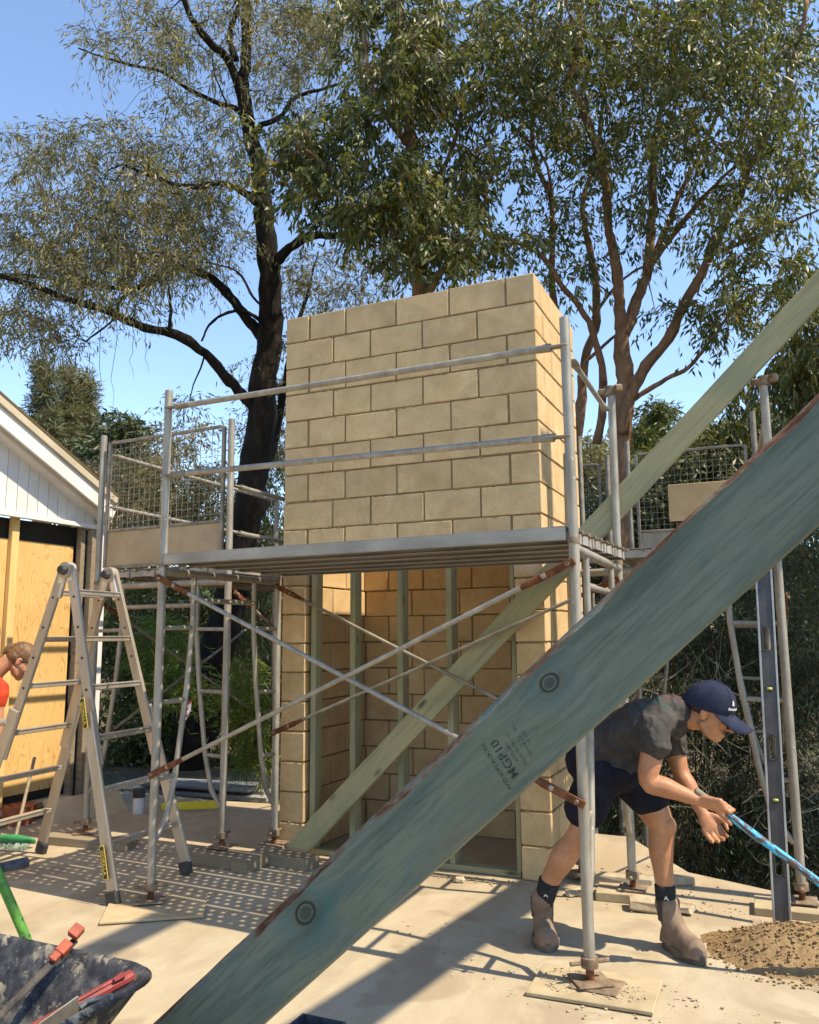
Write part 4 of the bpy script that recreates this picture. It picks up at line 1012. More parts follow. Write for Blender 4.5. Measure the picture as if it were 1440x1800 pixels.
bush('shrub', 'dark fine-leaved shrub between tree trunk and tower', [(450, 900, 50, 70, 12.2, .8, 55), (455, 1040, 50, 80, 11.6, .8, 65), (460, 1180, 50, 90, 11.4, .7, 70), (440, 1320, 60, 40, 11.2, .5, 40), (480, 800, 40, 60, 12.7, .8, 40)], dict(per=60, rc=.24, L=.12, W=.020, hang=.5, mat=M_LEAFY), 25, 8)
bush('shrub', 'brown-green scrub along the gable roof line', [(150, 860, 50, 45, 16, 1.5, 55), (180, 850, 40, 45, 17, 1.5, 40), (100, 860, 50, 40, 17, 1.5, 40), (170, 930, 60, 50, 15, 1, 45)], dict(per=60, rc=.30, L=.13, W=.035, hang=.3, mat=M_DRY), 26, 5)
bush('round_tree', 'round green tree crown left of the mesh panel', [(205, 760, 32, 24, 24, 1.2, 40), (195, 800, 40, 30, 24, 1.2, 40), (225, 850, 40, 50, 24, 1.2, 50)], dict(per=70, rc=.5, L=.26, W=.08, hang=.2, mat=M_LEAFB), 27, 4, cat='tree', sr=.08)
def conifer(label, px, top, bot, wid, d, seed):
    bl = []
    for i in range(9):
        f = i/8; bl.append((px+random.uniform(-3, 3), top+(bot-top)*f, 2+wid*.8*f**.85, (bot-top)/14, d, .2+.8*f, int(8+20*f)))
    return tree('pine_tree', label, [[(px, bot+80, d, .3), (px, (top+bot)/2, d, .18), (px, top, d, .04)]], bl, dict(per=60, rc=.26, L=.34, W=.04, hang=-.3, mat=M_NEEDLE, radial=.3, droop=-.2), M_BARKB, seed=seed, base=at(px, bot+80, d), twig_r=.02, group='pines beyond the white gable')
conifer('leftmost pine top above the white gable roof', 78, 648, 850, 44, 30, 31)
conifer('middle, brown-tipped pine above the white gable roof', 120, 662, 850, 42, 31, 32)
conifer('rightmost of the pines above the white gable roof', 152, 672, 850, 34, 32, 33)
# right, behind scaffold and man
bush('shrub', 'tall yellow-green leafy shrub behind the right wire mesh', [(1240, 800, 80, 60, 11.5, .9, 95), (1350, 780, 90, 60, 11.5, .9, 105), (1180, 830, 60, 50, 12, .8, 60), (1300, 870, 110, 60, 11.5, .9, 105), (1420, 820, 70, 90, 11.2, .9, 80)], dict(per=60, rc=.25, L=.15, W=.036, hang=.5, mat=M_LEAFY), 41, 12)
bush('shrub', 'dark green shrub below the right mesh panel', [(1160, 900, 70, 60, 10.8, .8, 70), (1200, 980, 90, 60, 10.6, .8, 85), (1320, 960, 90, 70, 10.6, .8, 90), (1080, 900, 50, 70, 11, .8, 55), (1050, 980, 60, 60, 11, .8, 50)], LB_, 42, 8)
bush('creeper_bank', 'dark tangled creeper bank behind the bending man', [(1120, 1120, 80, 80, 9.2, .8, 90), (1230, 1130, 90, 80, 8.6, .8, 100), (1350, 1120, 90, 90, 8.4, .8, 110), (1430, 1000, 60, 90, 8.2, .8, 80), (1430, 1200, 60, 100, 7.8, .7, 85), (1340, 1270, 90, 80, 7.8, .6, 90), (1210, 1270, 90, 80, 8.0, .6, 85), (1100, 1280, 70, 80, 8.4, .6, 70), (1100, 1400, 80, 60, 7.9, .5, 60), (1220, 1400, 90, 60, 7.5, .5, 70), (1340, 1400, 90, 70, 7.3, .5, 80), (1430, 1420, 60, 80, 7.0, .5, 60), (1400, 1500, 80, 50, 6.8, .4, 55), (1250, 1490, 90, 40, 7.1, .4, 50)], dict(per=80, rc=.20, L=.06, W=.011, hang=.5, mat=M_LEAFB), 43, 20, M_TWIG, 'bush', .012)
bush('shrub', 'green shrub beyond the right edge past the scaffold', [(1620, 1080, 110, 120, 9.5, .9, 60), (1560, 1250, 110, 110, 8.6, .8, 60), (1720, 1280, 120, 120, 9.2, .9, 60), (1660, 1420, 150, 60, 8.6, .7, 50)], dict(per=60, rc=.26, L=.11, W=.034, hang=.35, mat=M_LEAFB), 47, 8)
bush('far_tree', 'distant dark gum crown rising right of the brown tree stems', [(1155, 725, 26, 20, 28, 1, 22), (1135, 765, 34, 20, 28, 1, 30), (1120, 810, 44, 40, 28, 1.2, 46), (1160, 840, 50, 40, 28, 1.2, 50)], dict(per=60, rc=.40, L=.26, W=.07, hang=.3, mat=M_LEAFD), 44, 4, cat='tree', sr=.08)
bush('far_tree', 'distant grey-green trees low behind the brown tree stems', [(1040, 820, 40, 50, 22, 1.4, 50), (1000, 860, 50, 50, 22, 1.4, 50)], dict(per=60, rc=.45, L=.24, W=.06, hang=.3, mat=M_LEAFG), 45, 4, cat='tree', sr=.06)
bush('gum_sapling', 'dark hanging gum foliage at the right edge behind the raking beam', [(1400, 660, 60, 60, 9, .8, 46), (1440, 600, 50, 60, 9, .8, 36), (1430, 720, 50, 50, 9, .8, 34), (1300, 700, 40, 30, 10, .6, 8)], dict(per=40, rc=.2, L=.14, W=.032, hang=.65, mat=M_LEAFD), 46, 5, M_BARKB, 'tree', .03)
tree('eucalyptus_tree', 'gum tree mostly beyond the right edge that shades the bank', [[(1900, 1300, 8.6, .2), (1890, 900, 8.4, .17), (1900, 600, 8.2, .12), (1930, 300, 8, .07)], li([(1895, 650), (1800, 480), (1750, 350)], 8.2, 7.6, .07, .03)],
     [(1950, 330, 260, 190, 7.4, 1.2, 190), (1750, 420, 120, 140, 8.2, 1.2, 90), (2150, 500, 220, 200, 7., 1.2, 150), (1700, 300, 110, 120, 8.6, 1., 60)],
     dict(per=30, rc=.24, L=.14, W=.05, hang=.5, mat=M_LEAFD), M_BARKB, seed=61, base=at(1900, 1300, 8.6), clear=1.9)
# pale dead twigs in the bank behind the man
for gi, (lab, x0_, x1_, y0_, y1_, dd_) in enumerate([('pale dead twigs standing in the bank behind the man\'s hands', 1180, 1330, 1300, 1520, 6.9), ('pale dead twigs arching above the man\'s cap', 1110, 1330, 1170, 1290, 7.4), ('dead stalks at the slab edge by the level', 1290, 1440, 1330, 1560, 6.5)]):
    q = MB()
    for i in range(34):
        x = random.uniform(x0_, x1_); y = random.uniform(y0_, y1_); d = dd_+random.uniform(-.25, .5); L_ = random.uniform(40, 150)
        a = random.gauss(-math.pi/2, .65); pts = [np.array(at(x, y, d))]
        for k in range(5):
            a += random.gauss(0, .28); x += math.cos(a)*L_/5; y += math.sin(a)*L_/5; pts.append(np.array(at(x, y, d+random.uniform(-.05, .05))))
        q.tube(pts, [.0045, .004, .0035, .003, .0022, .0012], 4, False)
    tag(q.build('dead_twigs', M_PALE), lab, 'twigs', None, 'stuff')
q = MB()
for (x, y, L_) in ((178, 572, 150), (205, 566, 150), (233, 574, 90), (255, 576, 80)):
    pts = []; xx = x
    for k in range(7): pts.append(at(xx, y+L_*k/6, dL-.65)); xx += random.uniform(-7, 7)
    q.tube(pts, [.004, .0035, .003, .003, .0025, .002, .0015], 4, False)
tag(q.build('hanging_twigs', M_BARKD), 'bare hanging twigs against the sky left of the dark trunk', 'twigs', None, 'stuff')
# far wooded slope closing the horizon
rs = np.random.default_rng(77); n = 9000
ang = rs.uniform(-1.75, 1.0, n); dist = rs.uniform(28, 60, n); X = CAM[0]+np.sin(ang+0.0)*dist; Y = CAM[1]+np.cos(ang)*dist
tz = np.array([terrain_z(a, b) for a, b in zip(X, Y)]); hgt = rs.uniform(0, 1, n)**1.3*(2.2+1.6*np.sin(ang*9)+1.2*np.sin(ang*23+1))+.2
per = 9; C_ = np.repeat(np.stack([X, Y, tz+hgt], 1), per, 0)+rs.normal(size=(n*per, 3))*.45
me = leaf_mesh('far_wood', C_, rs.normal(size=(n*per, 3)), .75*rs.uniform(.5, 1.2, n*per), .30, np.clip(np.repeat(rs.normal(.45, .2, n), per)+rs.normal(0, .12, n*per), 0, 1), M_LEAFB)
o = bpy.data.objects.new('far_wood', me); COL.objects.link(o); tag(o, 'far wooded slope seen as one green mass behind everything', 'woodland', None, 'stuff')

# ------------------------------------------------------------------ people
def remesh(mb, name, voxel, mat, smooth_it=4, parent=None, fac=.5):
    o = mb.build(name, mat); md = o.modifiers.new('r', 'REMESH'); md.mode = 'VOXEL'; md.voxel_size = voxel
    if smooth_it:
        sm = o.modifiers.new('s', 'SMOOTH'); sm.iterations = smooth_it; sm.factor = fac
    dg = bpy.context.evaluated_depsgraph_get(); me = bpy.data.meshes.new_from_object(o.evaluated_get(dg)); bpy.data.objects.remove(o)
    me.materials.clear(); me.materials.append(mat); me.polygons.foreach_set('use_smooth', [True]*len(me.polygons))
    o = bpy.data.objects.new(name, me); COL.objects.link(o)
    if parent is not None: put(o, parent)
    return o
def skinmat(name, a, b, c_):
    m = Mat(name, .5, spec=.35); v = m.co(offset=False)
    c = m.ramp(m.noise(v, 9, 5, .6), [(.3, a), (.55, b), (.75, c_)])
    c = m.mix(m.ramp(m.noise(v, 5, 4, .6), [(.5, 0.), (.7, .5)]), c, (a[0]*1.05, a[1]*.78, a[2]*.75))
    c = m.mix(m.ramp(m.noise(v, 130, 3, .6), [(.5, 0.), (.75, .45)]), c, tuple(x*.6 for x in a)); 
    if name == 'tanned_skin':
        ge = m.n('ShaderNodeVectorMath', operation='DISTANCE'); m.ln(m.tc.outputs['Object'], ge.inputs[0]); ge.inputs[1].default_value = tuple(TAT)
        f = m.math('MULTIPLY', m.ramp(ge.outputs['Value'], [(.035, 1.), (.055, 0.)]), m.ramp(m.noise(v, 75, 2, .5, 1.5), [(.44, 0.), (.5, .75), (.56, 0.)]))
        c = m.mix(f, c, (.05, .045, .05))
    m.col(c); m.b.inputs['Subsurface Weight'].default_value = .12; m.b.inputs['Subsurface Radius'].default_value = (.012, .005, .003)
    m.bump(m.noise(v, 180, 3), .2, .0015).bump(m.noise(v, 30, 3), .15, .004); return m.m
def cloth(name, a, b, scale=14, bump=.5):
    m = Mat(name, .9, spec=.15); v = m.co(offset=False)
    c = m.ramp(m.noise(v, scale, 5, .6), [(.35, a), (.7, b)]); m.col(c)
    wr = m.noise(m.co((1, 1, 1), False), 9, 3, .55, .8)
    m.bump(wr, bump, .03).bump(m.noise(v, 900, 2), .25, .0006); return m

YN, YF = -1.0, -.70
def W3(x, y, Y): return Vector(PY(x, y, Y))
TAT = W3(1204, 1382, -.74)
M_SKIN = skinmat('tanned_skin', (.33, .15, .075), (.43, .205, .105), (.50, .26, .14))
M_HAIR = simple('dark_brown_hair', (.018, .011, .008), (.045, .028, .018), .7, 0, 60, .4, 200)

man = thing('person', 'man in charcoal t-shirt, navy shorts and blue cap bending over, holding a blue handle', 'person', (2.42, -.85, 0))
# head frame
hc = W3(1247, 1250, -.86)
fwd = Vector((.86, -.14, -.46)).normalized(); lft = Vector((0.10, 1, .12)); lft = (lft-fwd*lft.dot(fwd)).normalized(); upv = fwd.cross(lft)
HM = Matrix((fwd, lft, upv)).transposed()
def H(x, y, z): return hc + HM @ Vector((x, y, z))
def head_geo(mb, H, HM, s=1.):
    E = lambda c, r: mb.ell(H(*[q*s for q in c]), [q*s for q in r], HM, 18, 12)
    E((-.012, 0, .045), (.098, .077, .086)); E((.030, 0, -.015), (.066, .064, .085)); E((.038, 0, -.058), (.056, .054, .054))
    E((.070, 0, -.094), (.030, .030, .022)); E((.075, .030, -.018), (.026, .026, .022)); E((.075, -.030, -.018), (.026, .026, .022))
    E((.080, 0, .030), (.022, .050, .013)); E((.098, 0, -.062), (.011, .023, .0075)); E((.095, 0, -.074), (.011, .020, .0075))
    mb.limb([H(.092*s, 0, .018*s), H(.112*s, 0, -.012*s), H(.121*s, 0, -.031*s)], [.009*s, .0105*s, .0125*s], 10, 3)
    E((.104, .012, -.036), (.011, .008, .008)); E((.104, -.012, -.036), (.011, .008, .008))
    for s_ in (-1, 1):
        E((-.002, s_*.077, -.004), (.019, .008, .031)); E((-.010, s_*.083, .003), (.009, .006, .022))
        mb.limb([H(.005*s, s_*.058*s, -.055*s), H(.045*s, s_*.042*s, -.085*s), H(.072*s, s_*.012*s, -.098*s)], [.018*s, .017*s, .015*s], 10, 3)
body = MB()
head_geo(body, H, HM)
nb_ = W3(1190, 1250, -.85)
body.limb([H(-.03, 0, .0), H(-.035, 0, -.06), nb_.lerp(H(-.03, 0, -.06), .35), nb_], [.058, .055, .056, .056], 16)
S = Vector((0, 1, 0))
body.limb([W3(1052, 1338, -.86), W3(1085, 1308, -.86), W3(1130, 1275, -.86), W3(1168, 1258, -.86)], [(.145, .095), (.135, .085), (.15, .085), (.12, .05)], 20, 4, 0, S)
# near (right) arm
shN = W3(1152, 1280, -1.02); elN = W3(1140, 1373, -1.06); wrN = W3(1229, 1407, -1.0)
body.limb([W3(1155, 1275, -.95), shN.lerp(elN, .08), shN.lerp(elN, .5), elN, elN.lerp(wrN, .3), elN.lerp(wrN, .7), wrN], [.048, .052, .052, .044, .046, .034, (.028, .023)], 16)
# far (left) arm
shF = W3(1178, 1268, -.70); elF = W3(1196, 1356, -.72); wrF = W3(1234, 1428, -.78)
body.limb([W3(1170, 1266, -.78), shF.lerp(elF, .08), shF.lerp(elF, .5), elF, elF.lerp(wrF, .35), elF.lerp(wrF, .75), wrF], [.046, .05, .048, .041, .043, .031, (.026, .022)], 16)
# legs: image-left leg (near) and front leg (far)
body.limb([W3(1060, 1350, -.93), W3(1042, 1400, -.93), W3(1024, 1455, -.93), W3(1012, 1478, -.925), W3(990, 1508, -.92), W3(972, 1538, -.92), W3(959, 1568, -.912), W3(953, 1596, -.90)], [.095, .082, .060, .057, .061, .048, .036, .032], 18)
body.limb([W3(1085, 1345, -.77), W3(1120, 1385, -.77), W3(1150, 1425, -.77), W3(1163, 1455, -.77), W3(1162, 1492, -.77), W3(1166, 1530, -.77), W3(1170, 1562, -.77), W3(1172, 1600, -.77)], [.10, .092, .074, .060, .058, .047, .040, .039], 18)
body.ell(W3(1176, 1452, -.79), (.035, .04, .045))
# tool handle and the hand closed on it
pA, pB = W3(1222, 1389, -1.01), W3(1640, 1700, -.86)
pd = (pB-pA).normalized(); prd = .0165
def around(t_, ang, r_, e1, e2): return pA + pd*t_ + (e1*math.cos(ang)+e2*math.sin(ang))*r_
e1 = (Vector((0, 0, 1))-pd*pd.z).normalized(); e2 = pd.cross(e1)            # e1 up, e2 sideways
if e2.y > 0: e2 = -e2                                                       # e2 towards the camera
gc = .125
palm_c = around(gc-.01, 1.15, prd+.020, e1, e2)
body.limb([wrN, wrN.lerp(palm_c, .45), palm_c], [(.028, .023), (.038, .021), (.042, .019)], 14, 4, 0, pd)
for i, (tt, Lf) in enumerate(((-.032, .9), (-.011, 1.), (.010, 1.05), (.031, .95))):
    R_ = prd+.0085
    ch = [around(gc+tt, 1.2, R_+.010, e1, e2), around(gc+tt+.012, .35, R_+.008, e1, e2), around(gc+tt+.016, -.6, R_+.003, e1, e2), around(gc+tt+.015, -1.6, R_, e1, e2), around(gc+tt+.012, -2.35*Lf, R_-.001, e1, e2)]
    body.limb(ch, [.0115, .0105, .0098, .009, .0078], 10, 3)
body.limb([wrN.lerp(palm_c, .6)+e2*.012, around(gc+.015, 2.0, prd+.016, e1, e2), around(gc+.045, 2.5, prd+.011, e1, e2), around(gc+.070, 2.9, prd+.009, e1, e2)], [.016, .0135, .011, .0092], 10, 3)
# open far hand hanging below
pk = W3(1252, 1457, -.80)
hd = (pk-wrF).normalized(); hs = Vector(_r2)*.92-Vector(_fw)*.25; hs = (hs-hd*hs.dot(hd)).normalized(); hn = hd.cross(hs)
if hn.dot(Vector(_fw)) < 0: hn = -hn
body.limb([wrF, wrF.lerp(pk, .5), pk], [(.026, .020), (.038, .019), (.044, .017)], 14, 4, 0, hs)
for i, (o_s, L_) in enumerate(((-.036, .070), (-.013, .084), (.011, .088), (.034, .080))):
    b0 = pk + hs*o_s; cur = -hn
    p1 = b0+hd*L_*.42+cur*.006; p2 = p1+(hd*.75+cur*.65).normalized()*L_*.33; p3 = p2+(hd*.35+cur*.95).normalized()*L_*.28
    body.limb([b0-hd*.012, b0, p1, p2, p3], [.0115, .0115, .0102, .0092, .0078], 10, 3)
body.limb([wrF.lerp(pk, .35)+hs*.028, wrF.lerp(pk, .75)+hs*.054-hn*.012, pk+hs*.060+hd*.008-hn*.024, pk+hs*.052+hd*.034-hn*.034], [.015, .0135, .011, .009], 10, 3)
bo = remesh(body, 'body', .0042, M_SKIN, 5, man, .5)
# clothes
m = cloth('charcoal_cotton', (.040, .036, .034), (.075, .068, .062), 10, .8)
ge = m.n('ShaderNodeVectorMath', operation='DISTANCE'); m.ln(m.tc.outputs['Object'], ge.inputs[0]); pb = W3(1150, 1216, -.86); ge.inputs[1].default_value = tuple(pb)
v = m.co(offset=False); pr_ = m.math('MULTIPLY', m.ramp(ge.outputs['Value'], [(.10, 1.), (.17, 0.)]), m.ramp(m.noise(v, 24, 2), [(.5, 0.), (.56, .8)]))
src = m.b.inputs['Base Color'].links[0].from_socket
m.col(m.mix(pr_, src, m.ramp(m.noise(v, 11, 2), [(.45, (.18, .02, .045)), (.6, (.03, .10, .08))]))); M_SHIRT = m.m
sh = MB()
sh.limb([W3(1048, 1332, -.86), W3(1075, 1312, -.86), W3(1110, 1288, -.86), W3(1140, 1268, -.86), W3(1168, 1255, -.86), W3(1188, 1250, -.855)], [(.185, .135), (.178, .132), (.185, .130), (.195, .122), (.17, .098), (.105, .082)], 26, 4, 0, S)
sh.limb([W3(1070, 1340, -.87), W3(1100, 1335, -.87), W3(1135, 1315, -.87)], [(.15, .10), (.15, .10), (.14, .08)], 20, 4, 0, S)   # cloth hanging off the belly
sh.limb([W3(1190, 1290, -.85), W3(1200, 1272, -.85), W3(1188, 1258, -.85)], [(.09, .03), (.10, .04), (.10, .05)], 16, 3, 0, S)        # chest cloth falling forward
sh.limb([W3(1160, 1265, -.93), shN+Vector((0, 0, .01)), shN.lerp(elN, .34)], [.085, .082, .079], 18)
sh.limb([W3(1175, 1258, -.79), shF+Vector((0, 0, .01)), shF.lerp(elF, .48)], [.080, .078, .074], 18)
for i in range(26):      # folds
    a = W3(random.uniform(1060, 1170), random.uniform(1235, 1345), -1.02); 
so_ = remesh(sh, 'shirt', .006, M_SHIRT, 6, None, .5)
dm = so_.data
co = np.empty(len(dm.vertices)*3); dm.vertices.foreach_get('co', co); co = co.reshape(-1, 3); no = np.empty_like(co).reshape(-1); dm.vertices.foreach_get('normal', no); no = no.reshape(-1, 3)
fol = np.array([mnoise.noise((p[0]*6+p[2]*9, p[1]*5, p[2]*4-p[0]*7)) + .5*mnoise.noise((p[0]*17, p[1]*11, p[2]*15)) for p in co])
fol2 = np.array([abs(mnoise.noise((p[0]*13-p[2]*6, p[1]*3, p[2]*10+p[0]*8))) for p in co])
co += no*(fol*.013-np.minimum(fol2, .25)*.045)[:, None]; dm.vertices.foreach_set('co', co.reshape(-1)); dm.update(); put(so_, man)
M_SHORTS = cloth('navy_shorts', (.006, .007, .013), (.015, .016, .027), 12, .6).m
q = MB()
q.limb([W3(1040, 1335, -.86), W3(1062, 1350, -.86), W3(1090, 1352, -.86)], [(.175, .125), (.18, .125), (.165, .11)], 22, 4, 0, S)
q.limb([W3(1060, 1355, -.93), W3(1042, 1392, -.93), W3(1030, 1420, -.93)], [.110, .102, .104], 18, 4)
q.limb([W3(1085, 1348, -.77), W3(1118, 1376, -.77), W3(1139, 1398, -.77)], [.115, .106, .104], 18, 4)
remesh(q, 'shorts', .006, M_SHORTS, 5, man)
# flattened hem rings
M_SOCK = simple('black_sock', (.008, .008, .009), (.02, .02, .022), .95, 0, 30, .4, 300)
M_BOOT = simple('dusty_brown_suede', (.12, .078, .05), (.25, .175, .12), .9, 0, 11, .5, 120, lo=.3, hi=.7)
M_SOLE2 = simple('dusty_boot_sole', (.045, .037, .03), (.13, .105, .08), .9, 0, 14, .4, 90)
M_ELAS = simple('boot_elastic', (.035, .027, .022), (.07, .055, .045), .9, 0, 40)
def boot(ank, heel, toe, top):
    heel, toe, ank, top = (Vector(p) for p in (heel, toe, ank, top)); d = (toe-heel); d.z = 0; L = d.length; d.normalize(); sdv = Vector((-d.y, d.x, 0))
    q = MB(); rings = []
    prof = [(-.02, .032, .040, .010), (.04, .044, .085, .0), (.16, .049, .115, 0), (.30, .049, .125, 0), (.45, .048, .115, 0), (.60, .053, .090, 0), (.75, .058, .078, 0), (.88, .055, .072, 0), (.98, .040, .055, 0), (1.03, .018, .036, 0)]
    for f, w_, h_, _ in prof:
        c_ = heel+d*L*f; c_.z = .028; ring = []
        for k in range(18):
            a = 2*math.pi*k/18; y_ = math.cos(a); z_ = math.sin(a)
            ring.append(c_+sdv*w_*(abs(y_)**.8*math.copysign(1, y_))*(1 if z_ < 0 else 1-.18*z_)+Vector((0, 0, h_*max(0, z_)**.9 if z_ > 0 else .006*z_)))
        rings.append(ring)
    q.loft(rings)
    a0 = heel+d*L*.30; a0.z = .085
    q.limb([a0, a0.lerp(ank, .6)+Vector((0, 0, .0)), ank, top], [(.050, .062), (.049, .056), (.051, .055), (.054, .058)], 18, 4, 0, sdv)
    u_ = remesh(q, 'boot', .004, M_BOOT, 5, man)
    q = MB(); n = 26; out = []
    for k in range(n):
        a = 2*math.pi*k/n; f = .505-.545*math.cos(a); wv = .050+.010*max(0, math.sin((f-.1)*3.3)) - .012*(.2 < f < .5)
        out.append((heel+d*L*f, sdv*wv*math.sin(a)*1.08))
    q.loft([[Vector((p.x, p.y, z_))+s_*k_ for p, s_ in out] for z_, k_ in ((.002, 1.0), (.008, 1.07), (.034, 1.06), (.041, .98))]); put(q.build('sole', M_SOLE2, None, 40), u_)
    for s_ in (-1, 1):
        q = MB(); p = a0.lerp(ank, .8)+sdv*s_*.046; q.limb([p-Vector((0, 0, .035)), p+Vector((0, 0, .045))], [(.007, .016), (.009, .026)], 10, 3, 0, sdv)
        put(q.build('elastic_gore', M_ELAS, None, 'all'), u_)
    q = MB(); p = top-d*.05; q.tube([p+Vector((0, 0, -.01)), p-d*.012+Vector((0, 0, .02)), p+Vector((0, 0, .015))], .004, 6); put(q.build('pull_tab', M_MAROON, None, 'all'), u_)
hl1 = G(950, 1622); hl1 = Vector((2.045, -.80, 0)); tl1 = Vector((2.14, -1.045, 0))
boot(W3(953, 1590, -.90), hl1, tl1, W3(954, 1579, -.905))
boot(Vector(W3(1172, 1592, -.77)), Vector((2.625, -.735, 0)), Vector((2.80, -.93, 0)), Vector(W3(1172, 1589, -.77)))
def sock(a, b, r0, r1):
    q = MB(); q.tube([a, a.lerp(b, .5), b, b+(b-a)*.03], [r0, (r0+r1)/2+.001, r1, r1*.95], 18); s_ = q.build('sock', M_SOCK, man, 'all')
    mid = a.lerp(b, .6); pz = mid+Vector((.2, -1, 0)).normalized()*((r0+r1)/2+.003)
    q = MB(); q.add([pz+Vector((-.012, 0, -.008)), pz+Vector((.012, -.0, -.008)), pz+Vector((-.002, 0, .010)), pz+Vector((-.006, 0, -.008)), pz+Vector((.006, 0, -.008)), pz+Vector((-.002, 0, -.001))], [(0, 3, 5, 2), (2, 5, 4, 1)]); put(q.build('sock_mark', M_WHITE), s_)
sock(W3(953, 1597, -.903), W3(966, 1549, -.918), .042, .052); sock(W3(1172, 1600, -.77), W3(1169, 1556, -.77), .043, .049)
# cap
M_CAP = cloth('navy_cap_cloth', (.016, .020, .040), (.028, .033, .060), 20, .15).m
CX, CA, CB, CT = -.014, .118, .091, .020
q = MB(); rings = []
for j in range(11):
    f = j/10; ph = f*math.pi/2; rr_ = math.cos(ph)
    z_ = .014+.130*math.sin(ph)**.92
    rings.append([H(CX+CA*rr_*math.cos(a), CB*rr_*math.sin(a), z_ + CT*math.cos(a)*(1-f)) for a in [2*math.pi*k/36 for k in range(36)]])
q.loft(rings, False); q.v = q.v; n0 = len(q.v); cap = q.build('cap', M_CAP, man, 'all')
q = MB(); top = []; bot = []
NA, NR = 17, 6
for i in range(NR+1):
    f = i/NR
    for k in range(NA):
        a = -1.12+2.24*k/(NA-1); ca, sa = math.cos(a), math.sin(a)
        inner = (CX+CA*ca, CB*sa); outer = (.092+.110*max(0, ca)**.6, .080*math.sin(a*1.15))
        x_, y_ = inner[0]*(1-f)+outer[0]*f, inner[1]*(1-f)+outer[1]*f
        z_ = .014+CT*ca-.016*f-2.6*y_*y_*f
        top.append(H(x_, y_, z_)); bot.append(H(x_, y_, z_-.004))
nn = len(top); F = []
for i in range(NR):
    for k in range(NA-1):
        a, b, c_, d_ = i*NA+k, i*NA+k+1, (i+1)*NA+k+1, (i+1)*NA+k
        F += [(a, d_, c_, b), (nn+a, nn+b, nn+c_, nn+d_)]
F += [(NR*NA+k, nn+NR*NA+k, nn+NR*NA+k+1, NR*NA+k+1) for k in range(NA-1)]
q.add(top+bot, F); put(q.build('brim', M_CAP, None, 'all'), cap)
q = MB(); q.ell(H(CX, 0, .145), (.008, .008, .005), HM, 10, 6); put(q.build('button', M_CAP, None, 'all'), cap)
q = MB()
for s_ in range(6):
    a = s_*math.pi/3+.52; pts = []
    for j in range(0, 11):
        ph = j/10*math.pi/2; rr_ = math.cos(ph); z_ = .014+.130*math.sin(ph)**.92; pts.append(H(CX+(CA+.0006)*rr_*math.cos(a), (CB+.0006)*rr_*math.sin(a), z_+CT*math.cos(a)*(1-j/10)+.0004))
    q.tube(pts, .0012, 4, False)
put(q.build('seams', M_CAP, None), cap)
q = MB()
for i in range(9):       # embroidered lettering on the cap front, too small to read
    a = -.62+.085*i; hgt = (.013, .011, .012, .010, .013, .011, .012, .012, .010)[i]
    def CP(a_, z_): f_ = min(1, max(0, (z_-.014)/.130))**(1/.92); ph = math.asin(f_); rr_ = math.cos(ph); return H(CX+(CA+.002)*rr_*math.cos(a_), (CB+.002)*rr_*math.sin(a_), z_+CT*math.cos(a_)*(1-ph/1.571))
    q.add([CP(a, .046), CP(a+.06, .046), CP(a+.06, .046+hgt), CP(a, .046+hgt)], [(0, 1, 2, 3)])
q.add([CP(-.42, .070), CP(-.30, .068), CP(-.27, .082), CP(-.33, .094), CP(-.40, .088)], [(0, 1, 2, 3, 4)])
put(q.build('cap_logo', M_WHITE), cap)
# hair at nape and temples, brow, moustache, eyes, neck chain
q = MB(); q.ell(H(-.030, 0, .018), (.084, .0785, .056), HM, 18, 10)
for i in range(160):
    a = random.uniform(1.75, 4.55); p = H(-.03+.084*math.cos(a), .078*math.sin(a), random.uniform(-.032, .02)); q.tube([p, p+HM @ Vector((-.006, 0, -.016))], [.0022, .0006], 4, False)
remesh(q, 'hair', .0045, M_HAIR, 1, man)
q = MB()
q.limb([H(.1085, -.024, -.058), H(.1135, -.008, -.0505), H(.1135, .008, -.0505), H(.1085, .024, -.058)], [.0032, .0058, .0058, .0032], 8, 4)
q.build('moustache', M_HAIR, man, 'all')
for s_ in (-1, 1):
    q = MB(); q.limb([H(.099, s_*.014, .030), H(.098, s_*.032, .034), H(.084, s_*.048, .028)], [.0035, .0042, .0025], 8, 3); q.build('eyebrow', M_HAIR, man, 'all')
M_EYE = simple('eye_white', (.6, .57, .53), None, .25); 
for s_ in (-1, 1):
    q = MB(); q.ell(H(.088, s_*.032, .006), (.011, .013, .009), HM, 12, 8); e_ = q.build('eye', M_EYE, man, 'all')
    q = MB(); q.ell(H(.0965, s_*.033, .004), (.003, .0055, .0055), HM, 10, 6); put(q.build('iris', M_HAIR, None, 'all'), e_)
q = MB(); ct = nb_.lerp(H(-.03, 0, -.06), .30); ax = (H(-.03, 0, -.06)-nb_).normalized(); a1 = ax.orthogonal().normalized(); a2 = ax.cross(a1); ring = []
for k in range(40): q.ell(ct+(a1*math.cos(k*math.pi/20)+a2*math.sin(k*math.pi/20))*.0685+Vector((0, 0, -.012)), (.0032, .0032, .0032), None, 6, 4)
q.build('neck_chain', M_ALU, man)

